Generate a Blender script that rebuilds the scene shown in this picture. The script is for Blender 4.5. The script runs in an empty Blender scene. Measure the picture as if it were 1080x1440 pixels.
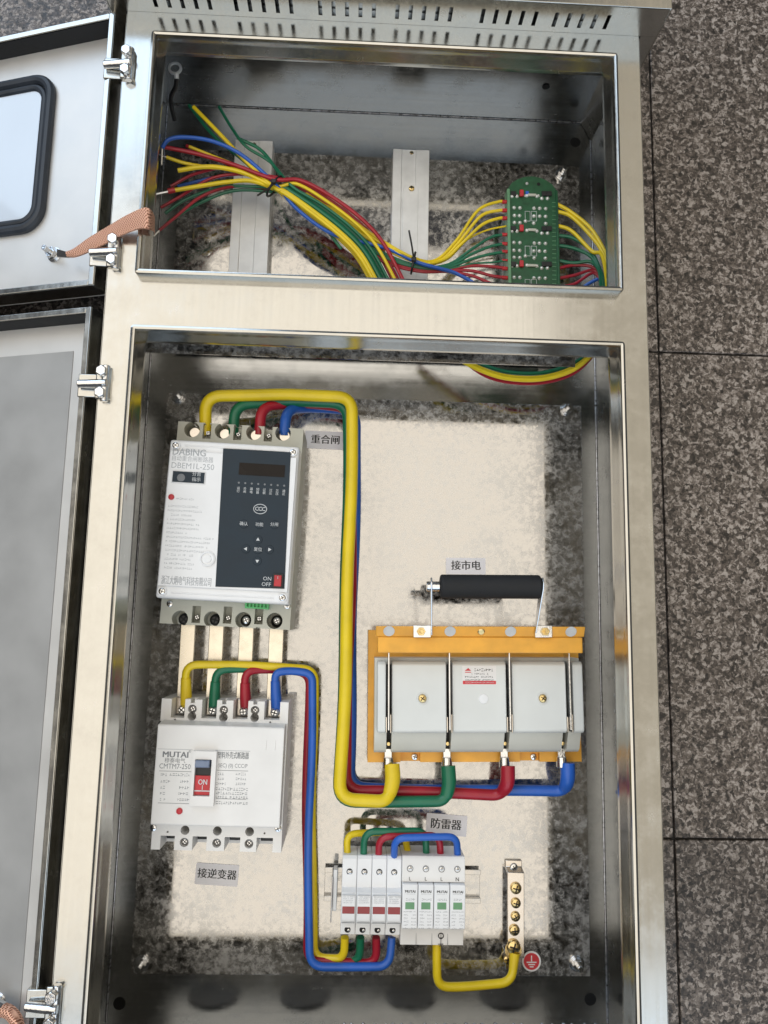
import bpy, bmesh, math, random
from mathutils import Vector, Matrix, Euler
random.seed(7)
S = bpy.context.scene
C = S.collection

# ------------------------------------------------------------------ camera
CAM = Vector((-0.02009, -0.61568, 0.9543)); CROT = Euler((0.14278, -0.03972, 0.02094), 'XYZ')
cd = bpy.data.cameras.new('camera'); co = bpy.data.objects.new('camera', cd); C.objects.link(co)
co.location = CAM; co.rotation_euler = CROT
cd.sensor_fit = 'VERTICAL'; cd.sensor_height = 36.0; cd.lens = 27.0; cd.clip_start = 0.01; cd.clip_end = 100
S.camera = co

# ------------------------------------------------------------------ light
w = bpy.data.worlds.new('World'); S.world = w; w.use_nodes = True
w.node_tree.nodes['Background'].inputs[0].default_value = (0.80, 0.82, 0.86, 1)
w.node_tree.nodes['Background'].inputs[1].default_value = 0.08
def area(name, loc, aim, sx, sy, radiance, col):
    l = bpy.data.lights.new(name, 'AREA'); l.shape = 'RECTANGLE'; l.size = sx; l.size_y = sy
    l.energy = radiance * math.pi * sx * sy; l.color = col
    o = bpy.data.objects.new(name, l); C.objects.link(o); o.location = loc
    o.rotation_euler = (Vector(aim) - Vector(loc)).to_track_quat('-Z', 'Y').to_euler()
    return o
area('ceiling_light', (-1.45, -0.42, 3.0), (-1.45, -0.419, 0), 4.8, 3.56, 1.26, (1.0, 0.92, 0.80))
area('ceiling_light_far', (2.25, 0.40, 3.0), (2.25, 0.401, 0), 2.5, 5.2, 0.50, (1.0, 0.88, 0.68))
area('doorway_daylight', (-1.9, 2.35, 2.25), (0, -0.1, 0.15), 3.4, 2.9, 2.1, (0.64, 0.80, 1.0))
area('added_cool_fill', (0.2, -3.05, 2.45), (0, -0.4, 0.1), 3.8, 2.2, 1.35, (0.72, 0.85, 1.0))  # cool fill added beyond the cabinet foot to brighten and blue the inner walls
S.view_settings.view_transform = 'Standard'; S.view_settings.look = 'None'
S.view_settings.exposure = 0.32; S.view_settings.gamma = 1.0; S.view_settings.use_curve_mapping = False
S.cycles.use_denoising = True
S.cycles.max_bounces = 10; S.cycles.glossy_bounces = 6

# ------------------------------------------------------------------ measuring helpers (photo pixel + real height -> place)
RM = CROT.to_matrix()
def at(px, py, z):
    d = RM @ Vector(((px - 540) / 1080, -(py - 720) / 1080, -1.0))
    return CAM + d * ((z - CAM.z) / d.z)
ZL, ZF, ZP, ZB = 0.215, 0.203, 0.053, 0.035      # lip, face, mounting plate, back panel

# ------------------------------------------------------------------ materials
def nodes(name):
    m = bpy.data.materials.new(name); m.use_nodes = True
    nt = m.node_tree; return m, nt, nt.nodes['Principled BSDF']
def N(nt, t, **kw):
    n = nt.nodes.new(t)
    for k, v in kw.items():
        if k in n.inputs: n.inputs[k].default_value = v
        else: setattr(n, k, v)
    return n
def coords(nt, scale=(1, 1, 1)):
    tc = nt.nodes.new('ShaderNodeTexCoord'); mp = nt.nodes.new('ShaderNodeMapping')
    geo = nt.nodes.new('ShaderNodeNewGeometry')
    mp.inputs['Scale'].default_value = scale
    nt.links.new(geo.outputs['Position'], mp.inputs['Vector'])
    return mp.outputs['Vector']
def ramp(nt, fac, stops):
    r = nt.nodes.new('ShaderNodeValToRGB'); e = r.color_ramp.elements
    while len(e) < len(stops): e.new(0.5)
    for i, (p, c) in enumerate(stops):
        e[i].position = p; e[i].color = (*c, 1) if len(c) == 3 else c
    nt.links.new(fac, r.inputs['Fac']); return r
def maprange(nt, src, a, b, lo=0.3, hi=0.7):
    r = N(nt, 'ShaderNodeMapRange'); r.inputs['From Min'].default_value = lo; r.inputs['From Max'].default_value = hi
    r.inputs['To Min'].default_value = a; r.inputs['To Max'].default_value = b
    nt.links.new(src, r.inputs['Value']); return r.outputs['Result']
def simple(name, col, rough, metal=0.0, var=0.06, scale=60, bump=0.0, bscale=300, rvar=0.06, spec=0.5, coat=0.0, em=None):
    m, nt, b = nodes(name); v = coords(nt)
    n = N(nt, 'ShaderNodeTexNoise', Scale=scale, Detail=4.0); nt.links.new(v, n.inputs['Vector'])
    lo = tuple(max(0, c * (1 - var * 2)) for c in col); hi = tuple(min(1, c * (1 + var * 1.4)) for c in col)
    r = ramp(nt, n.outputs['Fac'], [(0.3, lo), (0.7, hi)]); nt.links.new(r.outputs['Color'], b.inputs['Base Color'])
    nt.links.new(maprange(nt, n.outputs['Fac'], max(0.02, rough - rvar), min(1, rough + rvar)), b.inputs['Roughness'])
    b.inputs['Metallic'].default_value = metal; b.inputs['Specular IOR Level'].default_value = spec
    b.inputs['Coat Weight'].default_value = coat
    if bump:
        n2 = N(nt, 'ShaderNodeTexNoise', Scale=bscale, Detail=3.0); nt.links.new(v, n2.inputs['Vector'])
        bp = N(nt, 'ShaderNodeBump', Strength=bump, Distance=0.001); nt.links.new(n2.outputs['Fac'], bp.inputs['Height'])
        nt.links.new(bp.outputs['Normal'], b.inputs['Normal'])
    return m
def brushed(name, col, rough, stretch, wav=0.25, smear=0.06):
    """brushed stainless: streaks along one axis, gentle dents, finger smears"""
    m, nt, b = nodes(name)
    v = coords(nt, stretch)
    n = N(nt, 'ShaderNodeTexNoise', Scale=1.0, Detail=5.0); nt.links.new(v, n.inputs['Vector'])
    v2 = coords(nt)
    big = N(nt, 'ShaderNodeTexNoise', Scale=9.0, Detail=2.0); nt.links.new(v2, big.inputs['Vector'])
    sm = N(nt, 'ShaderNodeTexNoise', Scale=38.0, Detail=5.0, Roughness=0.7); nt.links.new(v2, sm.inputs['Vector'])
    add = N(nt, 'ShaderNodeMath', operation='ADD')
    nt.links.new(maprange(nt, n.outputs['Fac'], rough - 0.03, rough + 0.03), add.inputs[0])
    nt.links.new(maprange(nt, sm.outputs['Fac'], 0.0, smear * 2, 0.45, 0.75), add.inputs[1])
    nt.links.new(add.outputs[0], b.inputs['Roughness'])
    r = ramp(nt, sm.outputs['Fac'], [(0.3, tuple(c * 0.93 for c in col)), (0.7, tuple(min(1, c * 1.04) for c in col))])
    nt.links.new(r.outputs['Color'], b.inputs['Base Color'])
    b.inputs['Metallic'].default_value = 1.0
    b1 = N(nt, 'ShaderNodeBump', Strength=wav, Distance=0.0012); nt.links.new(big.outputs['Fac'], b1.inputs['Height'])
    b2 = N(nt, 'ShaderNodeBump', Strength=0.045, Distance=0.0004); nt.links.new(n.outputs['Fac'], b2.inputs['Height'])
    nt.links.new(b1.outputs['Normal'], b2.inputs['Normal']); nt.links.new(b2.outputs['Normal'], b.inputs['Normal'])
    return m
def galvanized(name):
    m, nt, b = nodes(name); v = coords(nt)
    n1 = N(nt, 'ShaderNodeTexNoise', Scale=150.0, Detail=7.0, Roughness=0.72, Distortion=0.3); nt.links.new(v, n1.inputs['Vector'])
    n0 = N(nt, 'ShaderNodeTexNoise', Scale=22.0, Detail=3.0); nt.links.new(v, n0.inputs['Vector'])
    vo = N(nt, 'ShaderNodeTexVoronoi', Scale=150.0); nt.links.new(v, vo.inputs['Vector'])
    sep = N(nt, 'ShaderNodeSeparateColor'); nt.links.new(vo.outputs['Color'], sep.inputs[0])
    a1 = N(nt, 'ShaderNodeMath', operation='MULTIPLY_ADD'); nt.links.new(sep.outputs[0], a1.inputs[0]); a1.inputs[1].default_value = 0.12
    nt.links.new(n1.outputs['Fac'], a1.inputs[2])
    a2 = N(nt, 'ShaderNodeMath', operation='MULTIPLY_ADD'); nt.links.new(n0.outputs['Fac'], a2.inputs[0]); a2.inputs[1].default_value = 0.5
    nt.links.new(a1.outputs[0], a2.inputs[2])
    mask = maprange(nt, a2.outputs[0], 0.0, 1.0, 0.68, 0.98)
    r = ramp(nt, mask, [(0.0, (0.47, 0.455, 0.435)), (1.0, (0.56, 0.55, 0.53))]); nt.links.new(r.outputs['Color'], b.inputs['Base Color'])
    nt.links.new(maprange(nt, mask, 0.05, 0.20, 0, 1), b.inputs['Roughness'])
    nt.links.new(maprange(nt, mask, 1.0, 0.56, 0, 1), b.inputs['Metallic'])
    bp = N(nt, 'ShaderNodeBump', Strength=0.06, Distance=0.0006); nt.links.new(n0.outputs['Fac'], bp.inputs['Height'])
    nt.links.new(bp.outputs['Normal'], b.inputs['Normal'])
    return m
def granite(name):
    m, nt, b = nodes(name); v = coords(nt)
    warp = N(nt, 'ShaderNodeTexNoise', Scale=120.0, Detail=3.0); nt.links.new(v, warp.inputs['Vector'])
    mixv = N(nt, 'ShaderNodeMix', data_type='VECTOR'); mixv.inputs['Factor'].default_value = 0.012
    nt.links.new(v, mixv.inputs[4]); nt.links.new(warp.outputs['Color'], mixv.inputs[5])
    vo = N(nt, 'ShaderNodeTexVoronoi', Scale=215.0); nt.links.new(mixv.outputs[1], vo.inputs['Vector'])
    sep = N(nt, 'ShaderNodeSeparateColor'); nt.links.new(vo.outputs['Color'], sep.inputs[0])
    vo2 = N(nt, 'ShaderNodeTexVoronoi', Scale=330.0); nt.links.new(mixv.outputs[1], vo2.inputs['Vector'])
    sep2 = N(nt, 'ShaderNodeSeparateColor'); nt.links.new(vo2.outputs['Color'], sep2.inputs[0])
    cl = N(nt, 'ShaderNodeTexNoise', Scale=112.0, Detail=6.0, Roughness=0.8); nt.links.new(v, cl.inputs['Vector'])
    s1 = N(nt, 'ShaderNodeMath', operation='MULTIPLY_ADD'); nt.links.new(sep.outputs[0], s1.inputs[0]); s1.inputs[1].default_value = 0.42
    nt.links.new(cl.outputs['Fac'], s1.inputs[2])
    s2 = N(nt, 'ShaderNodeMath', operation='MULTIPLY_ADD'); nt.links.new(sep2.outputs[1], s2.inputs[0]); s2.inputs[1].default_value = 0.36
    nt.links.new(s1.outputs[0], s2.inputs[2])
    f = maprange(nt, s2.outputs[0], 0, 1, 0.50, 1.26)
    r = ramp(nt, f, [(0.08, (0.016, 0.013, 0.011)), (0.34, (0.055, 0.044, 0.037)), (0.52, (0.112, 0.090, 0.074)), (0.68, (0.195, 0.163, 0.140)), (0.86, (0.38, 0.335, 0.30))])
    oi = N(nt, 'ShaderNodeObjectInfo'); big = N(nt, 'ShaderNodeTexNoise', Scale=5.0, Detail=3.0); nt.links.new(v, big.inputs['Vector'])
    tone = N(nt, 'ShaderNodeMath', operation='ADD'); nt.links.new(maprange(nt, oi.outputs['Random'], 0.90, 1.10, 0, 1), tone.inputs[0]); nt.links.new(maprange(nt, big.outputs['Fac'], -0.14, 0.14), tone.inputs[1])
    tint = N(nt, 'ShaderNodeVectorMath', operation='SCALE'); nt.links.new(r.outputs['Color'], tint.inputs[0]); nt.links.new(tone.outputs[0], tint.inputs['Scale'])
    nt.links.new(tint.outputs[0], b.inputs['Base Color'])
    nt.links.new(maprange(nt, sep2.outputs[0], 0.28, 0.5, 0, 1), b.inputs['Roughness'])
    bp = N(nt, 'ShaderNodeBump', Strength=0.25, Distance=0.0006); nt.links.new(f, bp.inputs['Height']); nt.links.new(bp.outputs['Normal'], b.inputs['Normal'])
    return m
def braidmat():
    m, nt, b = nodes('copper_braid'); v = coords(nt, (1, 1, 1))
    w1 = N(nt, 'ShaderNodeTexWave', Scale=190.0, Distortion=1.5, Detail=2.0); w1.bands_direction = 'DIAGONAL'; nt.links.new(v, w1.inputs['Vector'])
    v2 = coords(nt, (1, -1, 1)); w2 = N(nt, 'ShaderNodeTexWave', Scale=190.0, Distortion=1.5, Detail=2.0); w2.bands_direction = 'DIAGONAL'; nt.links.new(v2, w2.inputs['Vector'])
    mx = N(nt, 'ShaderNodeMath', operation='MAXIMUM'); nt.links.new(w1.outputs['Fac'], mx.inputs[0]); nt.links.new(w2.outputs['Fac'], mx.inputs[1])
    r = ramp(nt, mx.outputs[0], [(0.35, (0.36, 0.15, 0.09)), (0.95, (0.88, 0.52, 0.38))]); nt.links.new(r.outputs['Color'], b.inputs['Base Color'])
    b.inputs['Metallic'].default_value = 0.7; b.inputs['Roughness'].default_value = 0.45
    bp = N(nt, 'ShaderNodeBump', Strength=0.8, Distance=0.0008); nt.links.new(mx.outputs[0], bp.inputs['Height']); nt.links.new(bp.outputs['Normal'], b.inputs['Normal'])
    return m

M = {}
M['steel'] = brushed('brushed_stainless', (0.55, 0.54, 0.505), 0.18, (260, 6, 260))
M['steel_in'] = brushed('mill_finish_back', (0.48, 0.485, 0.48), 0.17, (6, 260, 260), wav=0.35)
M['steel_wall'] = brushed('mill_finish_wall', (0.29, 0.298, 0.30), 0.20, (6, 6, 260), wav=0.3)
M['door_in'] = simple('door_sheet', (0.66, 0.655, 0.64), 0.42, 0.45, var=0.05, scale=14, bump=0.05, bscale=30)
M['galv'] = galvanized('galvanized_sheet')
M['granite'] = granite('granite')
M['joint'] = simple('tile_joint', (0.018, 0.016, 0.014), 0.9, var=0.2)
M['chrome'] = simple('bright_zinc', (0.72, 0.72, 0.72), 0.16, 1.0, bump=0.15, bscale=500)
M['nickel'] = simple('nickel', (0.68, 0.62, 0.55), 0.22, 1.0)
M['brass'] = simple('yellow_zinc', (0.72, 0.55, 0.26), 0.25, 1.0, var=0.15, scale=300)
M['tin'] = simple('tinned_busbar', (0.72, 0.66, 0.55), 0.28, 1.0, var=0.08, scale=90)
M['rail_white'] = simple('pale_zinc_channel', (0.74, 0.75, 0.75), 0.42, 0.25, var=0.05, scale=50)
M['white'] = simple('white_plastic', (0.83, 0.84, 0.85), 0.38, var=0.02, scale=30)
M['mccb_white'] = simple('warm_white_plastic', (0.82, 0.81, 0.79), 0.40, var=0.025, scale=30)
M['beige'] = simple('grey_beige_plastic', (0.50, 0.50, 0.43), 0.45, var=0.03)
M['greycase'] = simple('light_grey_plastic', (0.71, 0.73, 0.71), 0.36, var=0.02, scale=25)
M['greycase2'] = simple('light_grey_ledge', (0.65, 0.65, 0.59), 0.42, var=0.03, scale=25)
M['slate'] = simple('slate_panel', (0.028, 0.040, 0.052), 0.5, var=0.04, spec=0.2)
M['black'] = simple('black_plastic', (0.012, 0.012, 0.013), 0.45, var=0.1)
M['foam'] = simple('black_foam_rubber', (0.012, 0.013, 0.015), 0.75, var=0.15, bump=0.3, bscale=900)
M['rubber'] = simple('window_rubber', (0.020, 0.026, 0.036), 0.5, var=0.12)
M['dark'] = simple('dark_void', (0.006, 0.006, 0.006), 0.8)
M['lcd'] = simple('lcd_glass', (0.016, 0.012, 0.010), 0.25, var=0.1, spec=0.15)
M['orange'] = simple('orange_resin', (0.86, 0.42, 0.05), 0.42, var=0.07, scale=45, bump=0.08, bscale=120)
M['red'] = simple('red_plastic', (0.52, 0.025, 0.035), 0.35, var=0.08)
M['fuse_red'] = simple('fuse_window_red', (0.30, 0.035, 0.04), 0.25, var=0.08)
M['green_ind'] = simple('indicator_green', (0.14, 0.32, 0.16), 0.4, var=0.08)
M['green_term'] = simple('terminal_green', (0.10, 0.48, 0.16), 0.4, var=0.08)
M['toggle'] = simple('toggle_blue_grey', (0.20, 0.25, 0.36), 0.35, var=0.06)
M['pcb'] = simple('pcb_green', (0.010, 0.085, 0.032), 0.35, var=0.15, scale=120)
M['pcb_edge'] = simple('pcb_rail_green', (0.13, 0.30, 0.16), 0.4, var=0.08)
M['solder'] = simple('solder', (0.80, 0.80, 0.76), 0.3, 0.5, var=0.1, scale=400)
M['yellow'] = simple('yellow_cable', (0.80, 0.60, 0.015), 0.34, var=0.05, scale=30)
M['greenw'] = simple('green_cable', (0.008, 0.150, 0.075), 0.34, var=0.08, scale=30)
M['redw'] = simple('red_cable', (0.36, 0.012, 0.028), 0.34, var=0.08, scale=30)
M['bluew'] = simple('blue_cable', (0.022, 0.12, 0.52), 0.34, var=0.08, scale=30)
M['yellow_sl'] = simple('yellow_sleeve', (0.78, 0.57, 0.02), 0.5, var=0.05, scale=30)
M['ink'] = simple('black_ink', (0.015, 0.015, 0.015), 0.6)
M['ink_grey'] = simple('grey_ink', (0.20, 0.21, 0.22), 0.6)
M['ink_pale'] = simple('pale_grey_ink', (0.42, 0.44, 0.46), 0.6)
M['ink_mid'] = simple('mid_grey_ink', (0.33, 0.34, 0.35), 0.6)
M['ink_white'] = simple('white_ink', (0.62, 0.64, 0.65), 0.6)
M['ink_red'] = simple('red_ink', (0.62, 0.04, 0.05), 0.5)
M['sticker'] = simple('grey_label_tape', (0.80, 0.79, 0.82), 0.45, var=0.03, scale=30)
M['paper'] = simple('white_sticker', (0.80, 0.79, 0.78), 0.5, var=0.02)
M['pane'] = simple('sky_tinted_pane', (0.62, 0.70, 0.80), 0.12, var=0.02, scale=8)  # reflected sky is put into the pane's pale blue base colour
M['film'] = simple('door_film', (0.38, 0.38, 0.375), 0.38, 0.2, var=0.06, scale=16, bump=0.05, bscale=40)
M['braid'] = braidmat()
M['copper'] = simple('bare_copper', (0.80, 0.42, 0.28), 0.35, 1.0)
M['silver'] = simple('bare_wire', (0.75, 0.75, 0.74), 0.3, 1.0)
M['weld'] = simple('weld_bead', (0.55, 0.56, 0.60), 0.3, 1.0, var=0.2, scale=200)

# ------------------------------------------------------------------ mesh helpers
class MB:
    def __init__(self): self.v = []; self.f = []; self.mi = []; self.cur = 0; self.T = Matrix.Identity(4)
    def add(self, vs, fs):
        o = len(self.v); self.v += [tuple(self.T @ Vector(p)) for p in vs]
        for f in fs: self.f.append([i + o for i in f]); self.mi.append(self.cur)
        return self
    def box(self, x0, x1, y0, y1, z0, z1):
        if x0 > x1: x0, x1 = x1, x0
        if y0 > y1: y0, y1 = y1, y0
        if z0 > z1: z0, z1 = z1, z0
        return self.add([(x0,y0,z0),(x1,y0,z0),(x1,y1,z0),(x0,y1,z0),(x0,y0,z1),(x1,y0,z1),(x1,y1,z1),(x0,y1,z1)],
                 [(3,2,1,0),(4,5,6,7),(0,1,5,4),(1,2,6,5),(2,3,7,6),(3,0,4,7)])
    def prism(self, poly, axis, a, b):
        """poly in the two other axes, extruded from a to b along axis"""
        def P(u, v, t): return {'x': (t, u, v), 'y': (u, t, v), 'z': (u, v, t)}[axis]
        n = len(poly); vs = [P(u, v, a) for u, v in poly] + [P(u, v, b) for u, v in poly]
        area2 = sum(poly[i][0]*poly[(i+1)%n][1]-poly[(i+1)%n][0]*poly[i][1] for i in range(n))
        fl = (area2 > 0) != (axis == 'y')
        if b < a: fl = not fl
        fs = [tuple(range(n-1, -1, -1)), tuple(range(n, 2*n))] + [(i, (i+1)%n, n+(i+1)%n, n+i) for i in range(n)]
        if not fl: fs = [tuple(reversed(f)) for f in fs]
        return self.add(vs, fs)
    def cyl(self, p0, p1, r, n=20, r1=None):
        p0, p1 = Vector(p0), Vector(p1); r1 = r if r1 is None else r1
        q = (p1 - p0).to_track_quat('Z', 'Y'); vs = []
        for p, rr in ((p0, r), (p1, r1)):
            vs += [tuple(p + q @ Vector((rr*math.cos(2*math.pi*i/n), rr*math.sin(2*math.pi*i/n), 0))) for i in range(n)]
        fs = [tuple(range(n-1,-1,-1)), tuple(range(n, 2*n))] + [(i,(i+1)%n,n+(i+1)%n,n+i) for i in range(n)]
        return self.add(vs, fs)
    def lathe(self, prof, c=(0,0,0), n=20):
        """prof: (r,z) from outside bottom up; closes at r=0 if given"""
        vs = []; fs = []; c = Vector(c)
        for r, z in prof: vs += [(c.x+r*math.cos(2*math.pi*i/n), c.y+r*math.sin(2*math.pi*i/n), c.z+z) for i in range(n)]
        for k in range(len(prof)-1):
            fs += [(k*n+i, k*n+(i+1)%n, (k+1)*n+(i+1)%n, (k+1)*n+i) for i in range(n)]
        fs.append(tuple(range(n-1,-1,-1))); fs.append(tuple((len(prof)-1)*n+i for i in range(n)))
        return self.add(vs, fs)
    def tube(self, pts, r, n=12, close=False, caps=True):
        pts = [Vector(p) for p in pts]; m = len(pts); rs = r if isinstance(r, (list, tuple)) else [r]*m
        T0 = (pts[1]-pts[0]).normalized(); up = Vector((0,0,1)) if abs(T0.z) < .9 else Vector((1,0,0))
        nrm = (up - T0*up.dot(T0)).normalized(); vs = []; fs = []
        for i in range(m):
            if close: t = (pts[(i+1)%m]-pts[i-1]).normalized()
            else: t = (pts[min(i+1,m-1)]-pts[max(i-1,0)]).normalized()
            nrm = (nrm - t*nrm.dot(t)).normalized(); bn = t.cross(nrm)
            vs += [tuple(pts[i] + (nrm*math.cos(2*math.pi*k/n)+bn*math.sin(2*math.pi*k/n))*rs[i]) for k in range(n)]
        for i in range(m if close else m-1):
            j = (i+1)%m
            fs += [(i*n+k, i*n+(k+1)%n, j*n+(k+1)%n, j*n+k) for k in range(n)]
        if not close and caps: fs += [tuple(range(n-1,-1,-1)), tuple((m-1)*n+k for k in range(n))]
        return self.add(vs, fs)
    def grid(self, xs, ys, skip, z0, z1):
        """flat sheet with rectangular holes; one continuous shell"""
        nx, ny = len(xs), len(ys); vs = [(x, y, z) for z in (z0, z1) for y in ys for x in xs]; k = nx*ny
        I = lambda i, j, t: t*k + j*nx + i
        solid = lambda i, j: 0 <= i < nx-1 and 0 <= j < ny-1 and (i, j) not in skip
        fs = []
        for i in range(nx-1):
            for j in range(ny-1):
                if not solid(i, j): continue
                fs.append((I(i,j,1),I(i+1,j,1),I(i+1,j+1,1),I(i,j+1,1))); fs.append((I(i,j+1,0),I(i+1,j+1,0),I(i+1,j,0),I(i,j,0)))
                if not solid(i-1,j): fs.append((I(i,j+1,0),I(i,j,0),I(i,j,1),I(i,j+1,1)))
                if not solid(i+1,j): fs.append((I(i+1,j,0),I(i+1,j+1,0),I(i+1,j+1,1),I(i+1,j,1)))
                if not solid(i,j-1): fs.append((I(i,j,0),I(i+1,j,0),I(i+1,j,1),I(i,j,1)))
                if not solid(i,j+1): fs.append((I(i+1,j+1,0),I(i,j+1,0),I(i,j+1,1),I(i+1,j+1,1)))
        return self.add(vs, fs)
    def mesh(self, name):
        me = bpy.data.meshes.new(name); me.from_pydata(self.v, [], self.f); me.polygons.foreach_set('material_index', self.mi)
        me.update(); return me
    def build(self, name, mat, parent=None, bevel=0.0, seg=2, cuts=None, loc=None, smooth=True, rot=None):
        me = self.mesh(name)
        for mm in (mat if isinstance(mat, (list, tuple)) else [mat]): me.materials.append(M[mm])
        o = bpy.data.objects.new(name, me); C.objects.link(o)
        if cuts:
            cm = cuts.mesh('cutter'); k = bpy.data.objects.new('cutter', cm); C.objects.link(k)
            bo = o.modifiers.new('cut', 'BOOLEAN'); bo.object = k; bo.operation = 'DIFFERENCE'; bo.solver = 'EXACT'; bo.use_self = True
            dg = bpy.context.evaluated_depsgraph_get(); me2 = bpy.data.meshes.new_from_object(o.evaluated_get(dg))
            o.modifiers.clear(); o.data = me2; bpy.data.objects.remove(k); me = me2
        if smooth:
            me.shade_smooth(); me.set_sharp_from_angle(angle=math.radians(35))
        if bevel:
            b = o.modifiers.new('bevel', 'BEVEL'); b.width = bevel; b.segments = seg; b.limit_method = 'ANGLE'; b.angle_limit = math.radians(40)
            b.harden_normals = False
        if loc is not None: o.location = loc
        if rot is not None: o.rotation_euler = rot
        if parent is not None: put(o, parent)
        return o
def put(o, parent):
    o.parent = parent
    return o
def thing(name, label, cat, loc=(0,0,0), rz=0.0, group=None, rot=None):
    o = bpy.data.objects.new(name, None); o.empty_display_size = 0.02; C.objects.link(o)
    o.location = loc; o.rotation_euler = rot if rot else (0, 0, rz)
    tag(o, label, cat, group); return o
def tag(o, label, cat, group=None):
    o['label'] = label; o['category'] = cat
    if group: o['group'] = group
    return o
def text(s, x, y, z, size, mat, parent, name='lettering', align='CENTER', bold=0.0, rz=0.0, sx=1.0, space=1.0, fit=None, heavy=0.0):
    c = bpy.data.curves.new('t', 'FONT'); c.body = s; c.size = size; c.align_x = align; c.align_y = 'CENTER'; c.offset = min(bold, .008)*size if s.isascii() else 0.0
    c.space_character = space; c.resolution_u = 2
    t = bpy.data.objects.new('t', c); C.objects.link(t)
    dg = bpy.context.evaluated_depsgraph_get(); dg.update(); me = bpy.data.meshes.new_from_object(t.evaluated_get(dg))
    bpy.data.objects.remove(t); me.materials.clear(); me.materials.append(M[mat]); me.name = name
    o = bpy.data.objects.new(name, me); C.objects.link(o); o.location = (x, y, z); o.rotation_euler = (0, 0, rz); o.scale = (sx, 1, 1)
    if fit:
        xs_ = [v.co.x for v in me.vertices]; o.scale.x = fit/max(1e-6, max(xs_)-min(xs_))
    if heavy:      # a second pass of ink beside the first thickens the strokes
        vs = [(v.co.x, v.co.y, v.co.z) for v in me.vertices]; fs = [tuple(p.vertices) for p in me.polygons]; n = len(vs)
        vs += [(x+heavy*size, y, z+.00006) for x, y, z in vs]; fs += [tuple(i+n for i in f) for f in fs]
        m2 = bpy.data.meshes.new(name); m2.from_pydata(vs, [], fs); m2.materials.append(M[mat]); o.data = m2
    if parent is not None: o.parent = parent
    return o
def fineprint(mb, x0, x1, y, z, h, dens=0.75):
    dens = min(.97, dens + .12)
    """a line of print too fine to read: uneven little strokes"""
    x = x0
    while x < x1:
        wd = h*random.uniform(0.35, 0.85)
        if random.random() < dens:
            hh = h*random.uniform(0.6, 1.0)
            k = random.random()
            if k < .35: mb.box(x, x+wd, y-hh/2, y-hh/2+h*.18, z, z+.00006); mb.box(x+wd*.35, x+wd*.55, y-hh/2, y+hh/2, z, z+.00008)
            elif k < .7: mb.box(x, x+wd*.3, y-hh/2, y+hh/2, z, z+.00008); mb.box(x, x+wd, y, y+h*.2, z, z+.00006)
            else: mb.box(x, x+wd, y+hh/2-h*.18, y+hh/2, z, z+.00006); mb.box(x, x+wd, y-hh/2, y-hh/2+h*.2, z, z+.00006)
        x += wd + h*.22
def screw_mb(r, h=None, cross=True, rz=0.3, n=18):
    h = h or r*0.6; b = MB(); b.lathe([(r*.96,0),(r,h*.35),(r*.86,h*.78),(r*.55,h),(0.0001,h*1.02)], n=n)
    if cross:
        b.cur = 1; q = r*.62; t = r*.11; ca = Matrix.Rotation(rz, 4, 'Z'); b.T = ca
        b.box(-q,q,-t,t,h*.72,h*1.045); b.box(-t,t,-q,q,h*.72,h*1.05)
    return b
_sc = {}
def screw(parent, x, y, z, r, mat='chrome', name='screw', cross=True, h=None, rz=None):
    rz = random.choice((0.1, 0.5, 0.9, 1.3)) if rz is None else rz
    key = (round(r,5), mat, cross, h, rz)
    if key not in _sc:
        o = screw_mb(r, h, cross, rz).build(name, [mat, 'dark']); _sc[key] = o.data
    else:
        o = bpy.data.objects.new(name, _sc[key]); C.objects.link(o)
    o.location = (x, y, z); o.parent = parent; return o
def fillet(pts, rad, n=7):
    """polyline -> rounded path"""
    P = [Vector(p) for p in pts]; out = [P[0]]
    for i in range(1, len(P)-1):
        a, b, c = P[i-1], P[i], P[i+1]; u = (a-b); v = (c-b); d = min(rad, u.length*.48, v.length*.48)
        s = b + u.normalized()*d; e = b + v.normalized()*d
        for k in range(n+1):
            t = k/n; out.append(s*(1-t)**2 + b*2*t*(1-t) + e*t*t)
    out.append(P[-1]); return out
def spline(pts, n=10):
    P = [Vector(p) for p in pts]; P = [P[0]*2-P[1]] + P + [P[-1]*2-P[-2]]; out = []
    for i in range(1, len(P)-2):
        for k in range(n):
            t = k/n; a, b, c, d = P[i-1], P[i], P[i+1], P[i+2]
            out.append(0.5*((2*b)+(c-a)*t+(2*a-5*b+4*c-d)*t*t+(3*b-a-3*c+d)*t**3))
    out.append(P[-2]); return out
class Dev:
    """a device: Empty on the mounting plate, parts in its own axes"""
    def __init__(s, name, label, cat, x, y, z, rdeg=0, group=None):
        s.o = thing(name, label, cat, (x, y, z), math.radians(rdeg), group); s.c = Vector((x, y, z)); s.R = Matrix.Rotation(-math.radians(rdeg), 3, 'Z')
    def L(s, px, py, z):       # photo pixel at local height z -> local place
        return s.R @ (at(px, py, z + s.c.z) - s.c)

# ================================================================== FLOOR
fl = MB().box(-4, 4, -4, 4, -0.05, -0.004).build('floor', 'joint', smooth=False); fl['kind'] = 'structure'
TS = 0.6095; X0, Y0 = 0.3722, -0.2554
tile_me = None
for i in range(-3, 3):
    for j in range(-3, 4):
        g = 0.0012
        if tile_me is None:
            t = MB().box(g, TS-g, g, TS-g, -0.02, 0).build('granite_tile', 'granite', bevel=0.0012); tile_me = t
        else:
            t = tile_me.copy(); C.objects.link(t)
        t.location = (X0 + i*TS, Y0 + j*TS - TS, random.uniform(-.0004, .0004)); t.parent = fl

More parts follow.
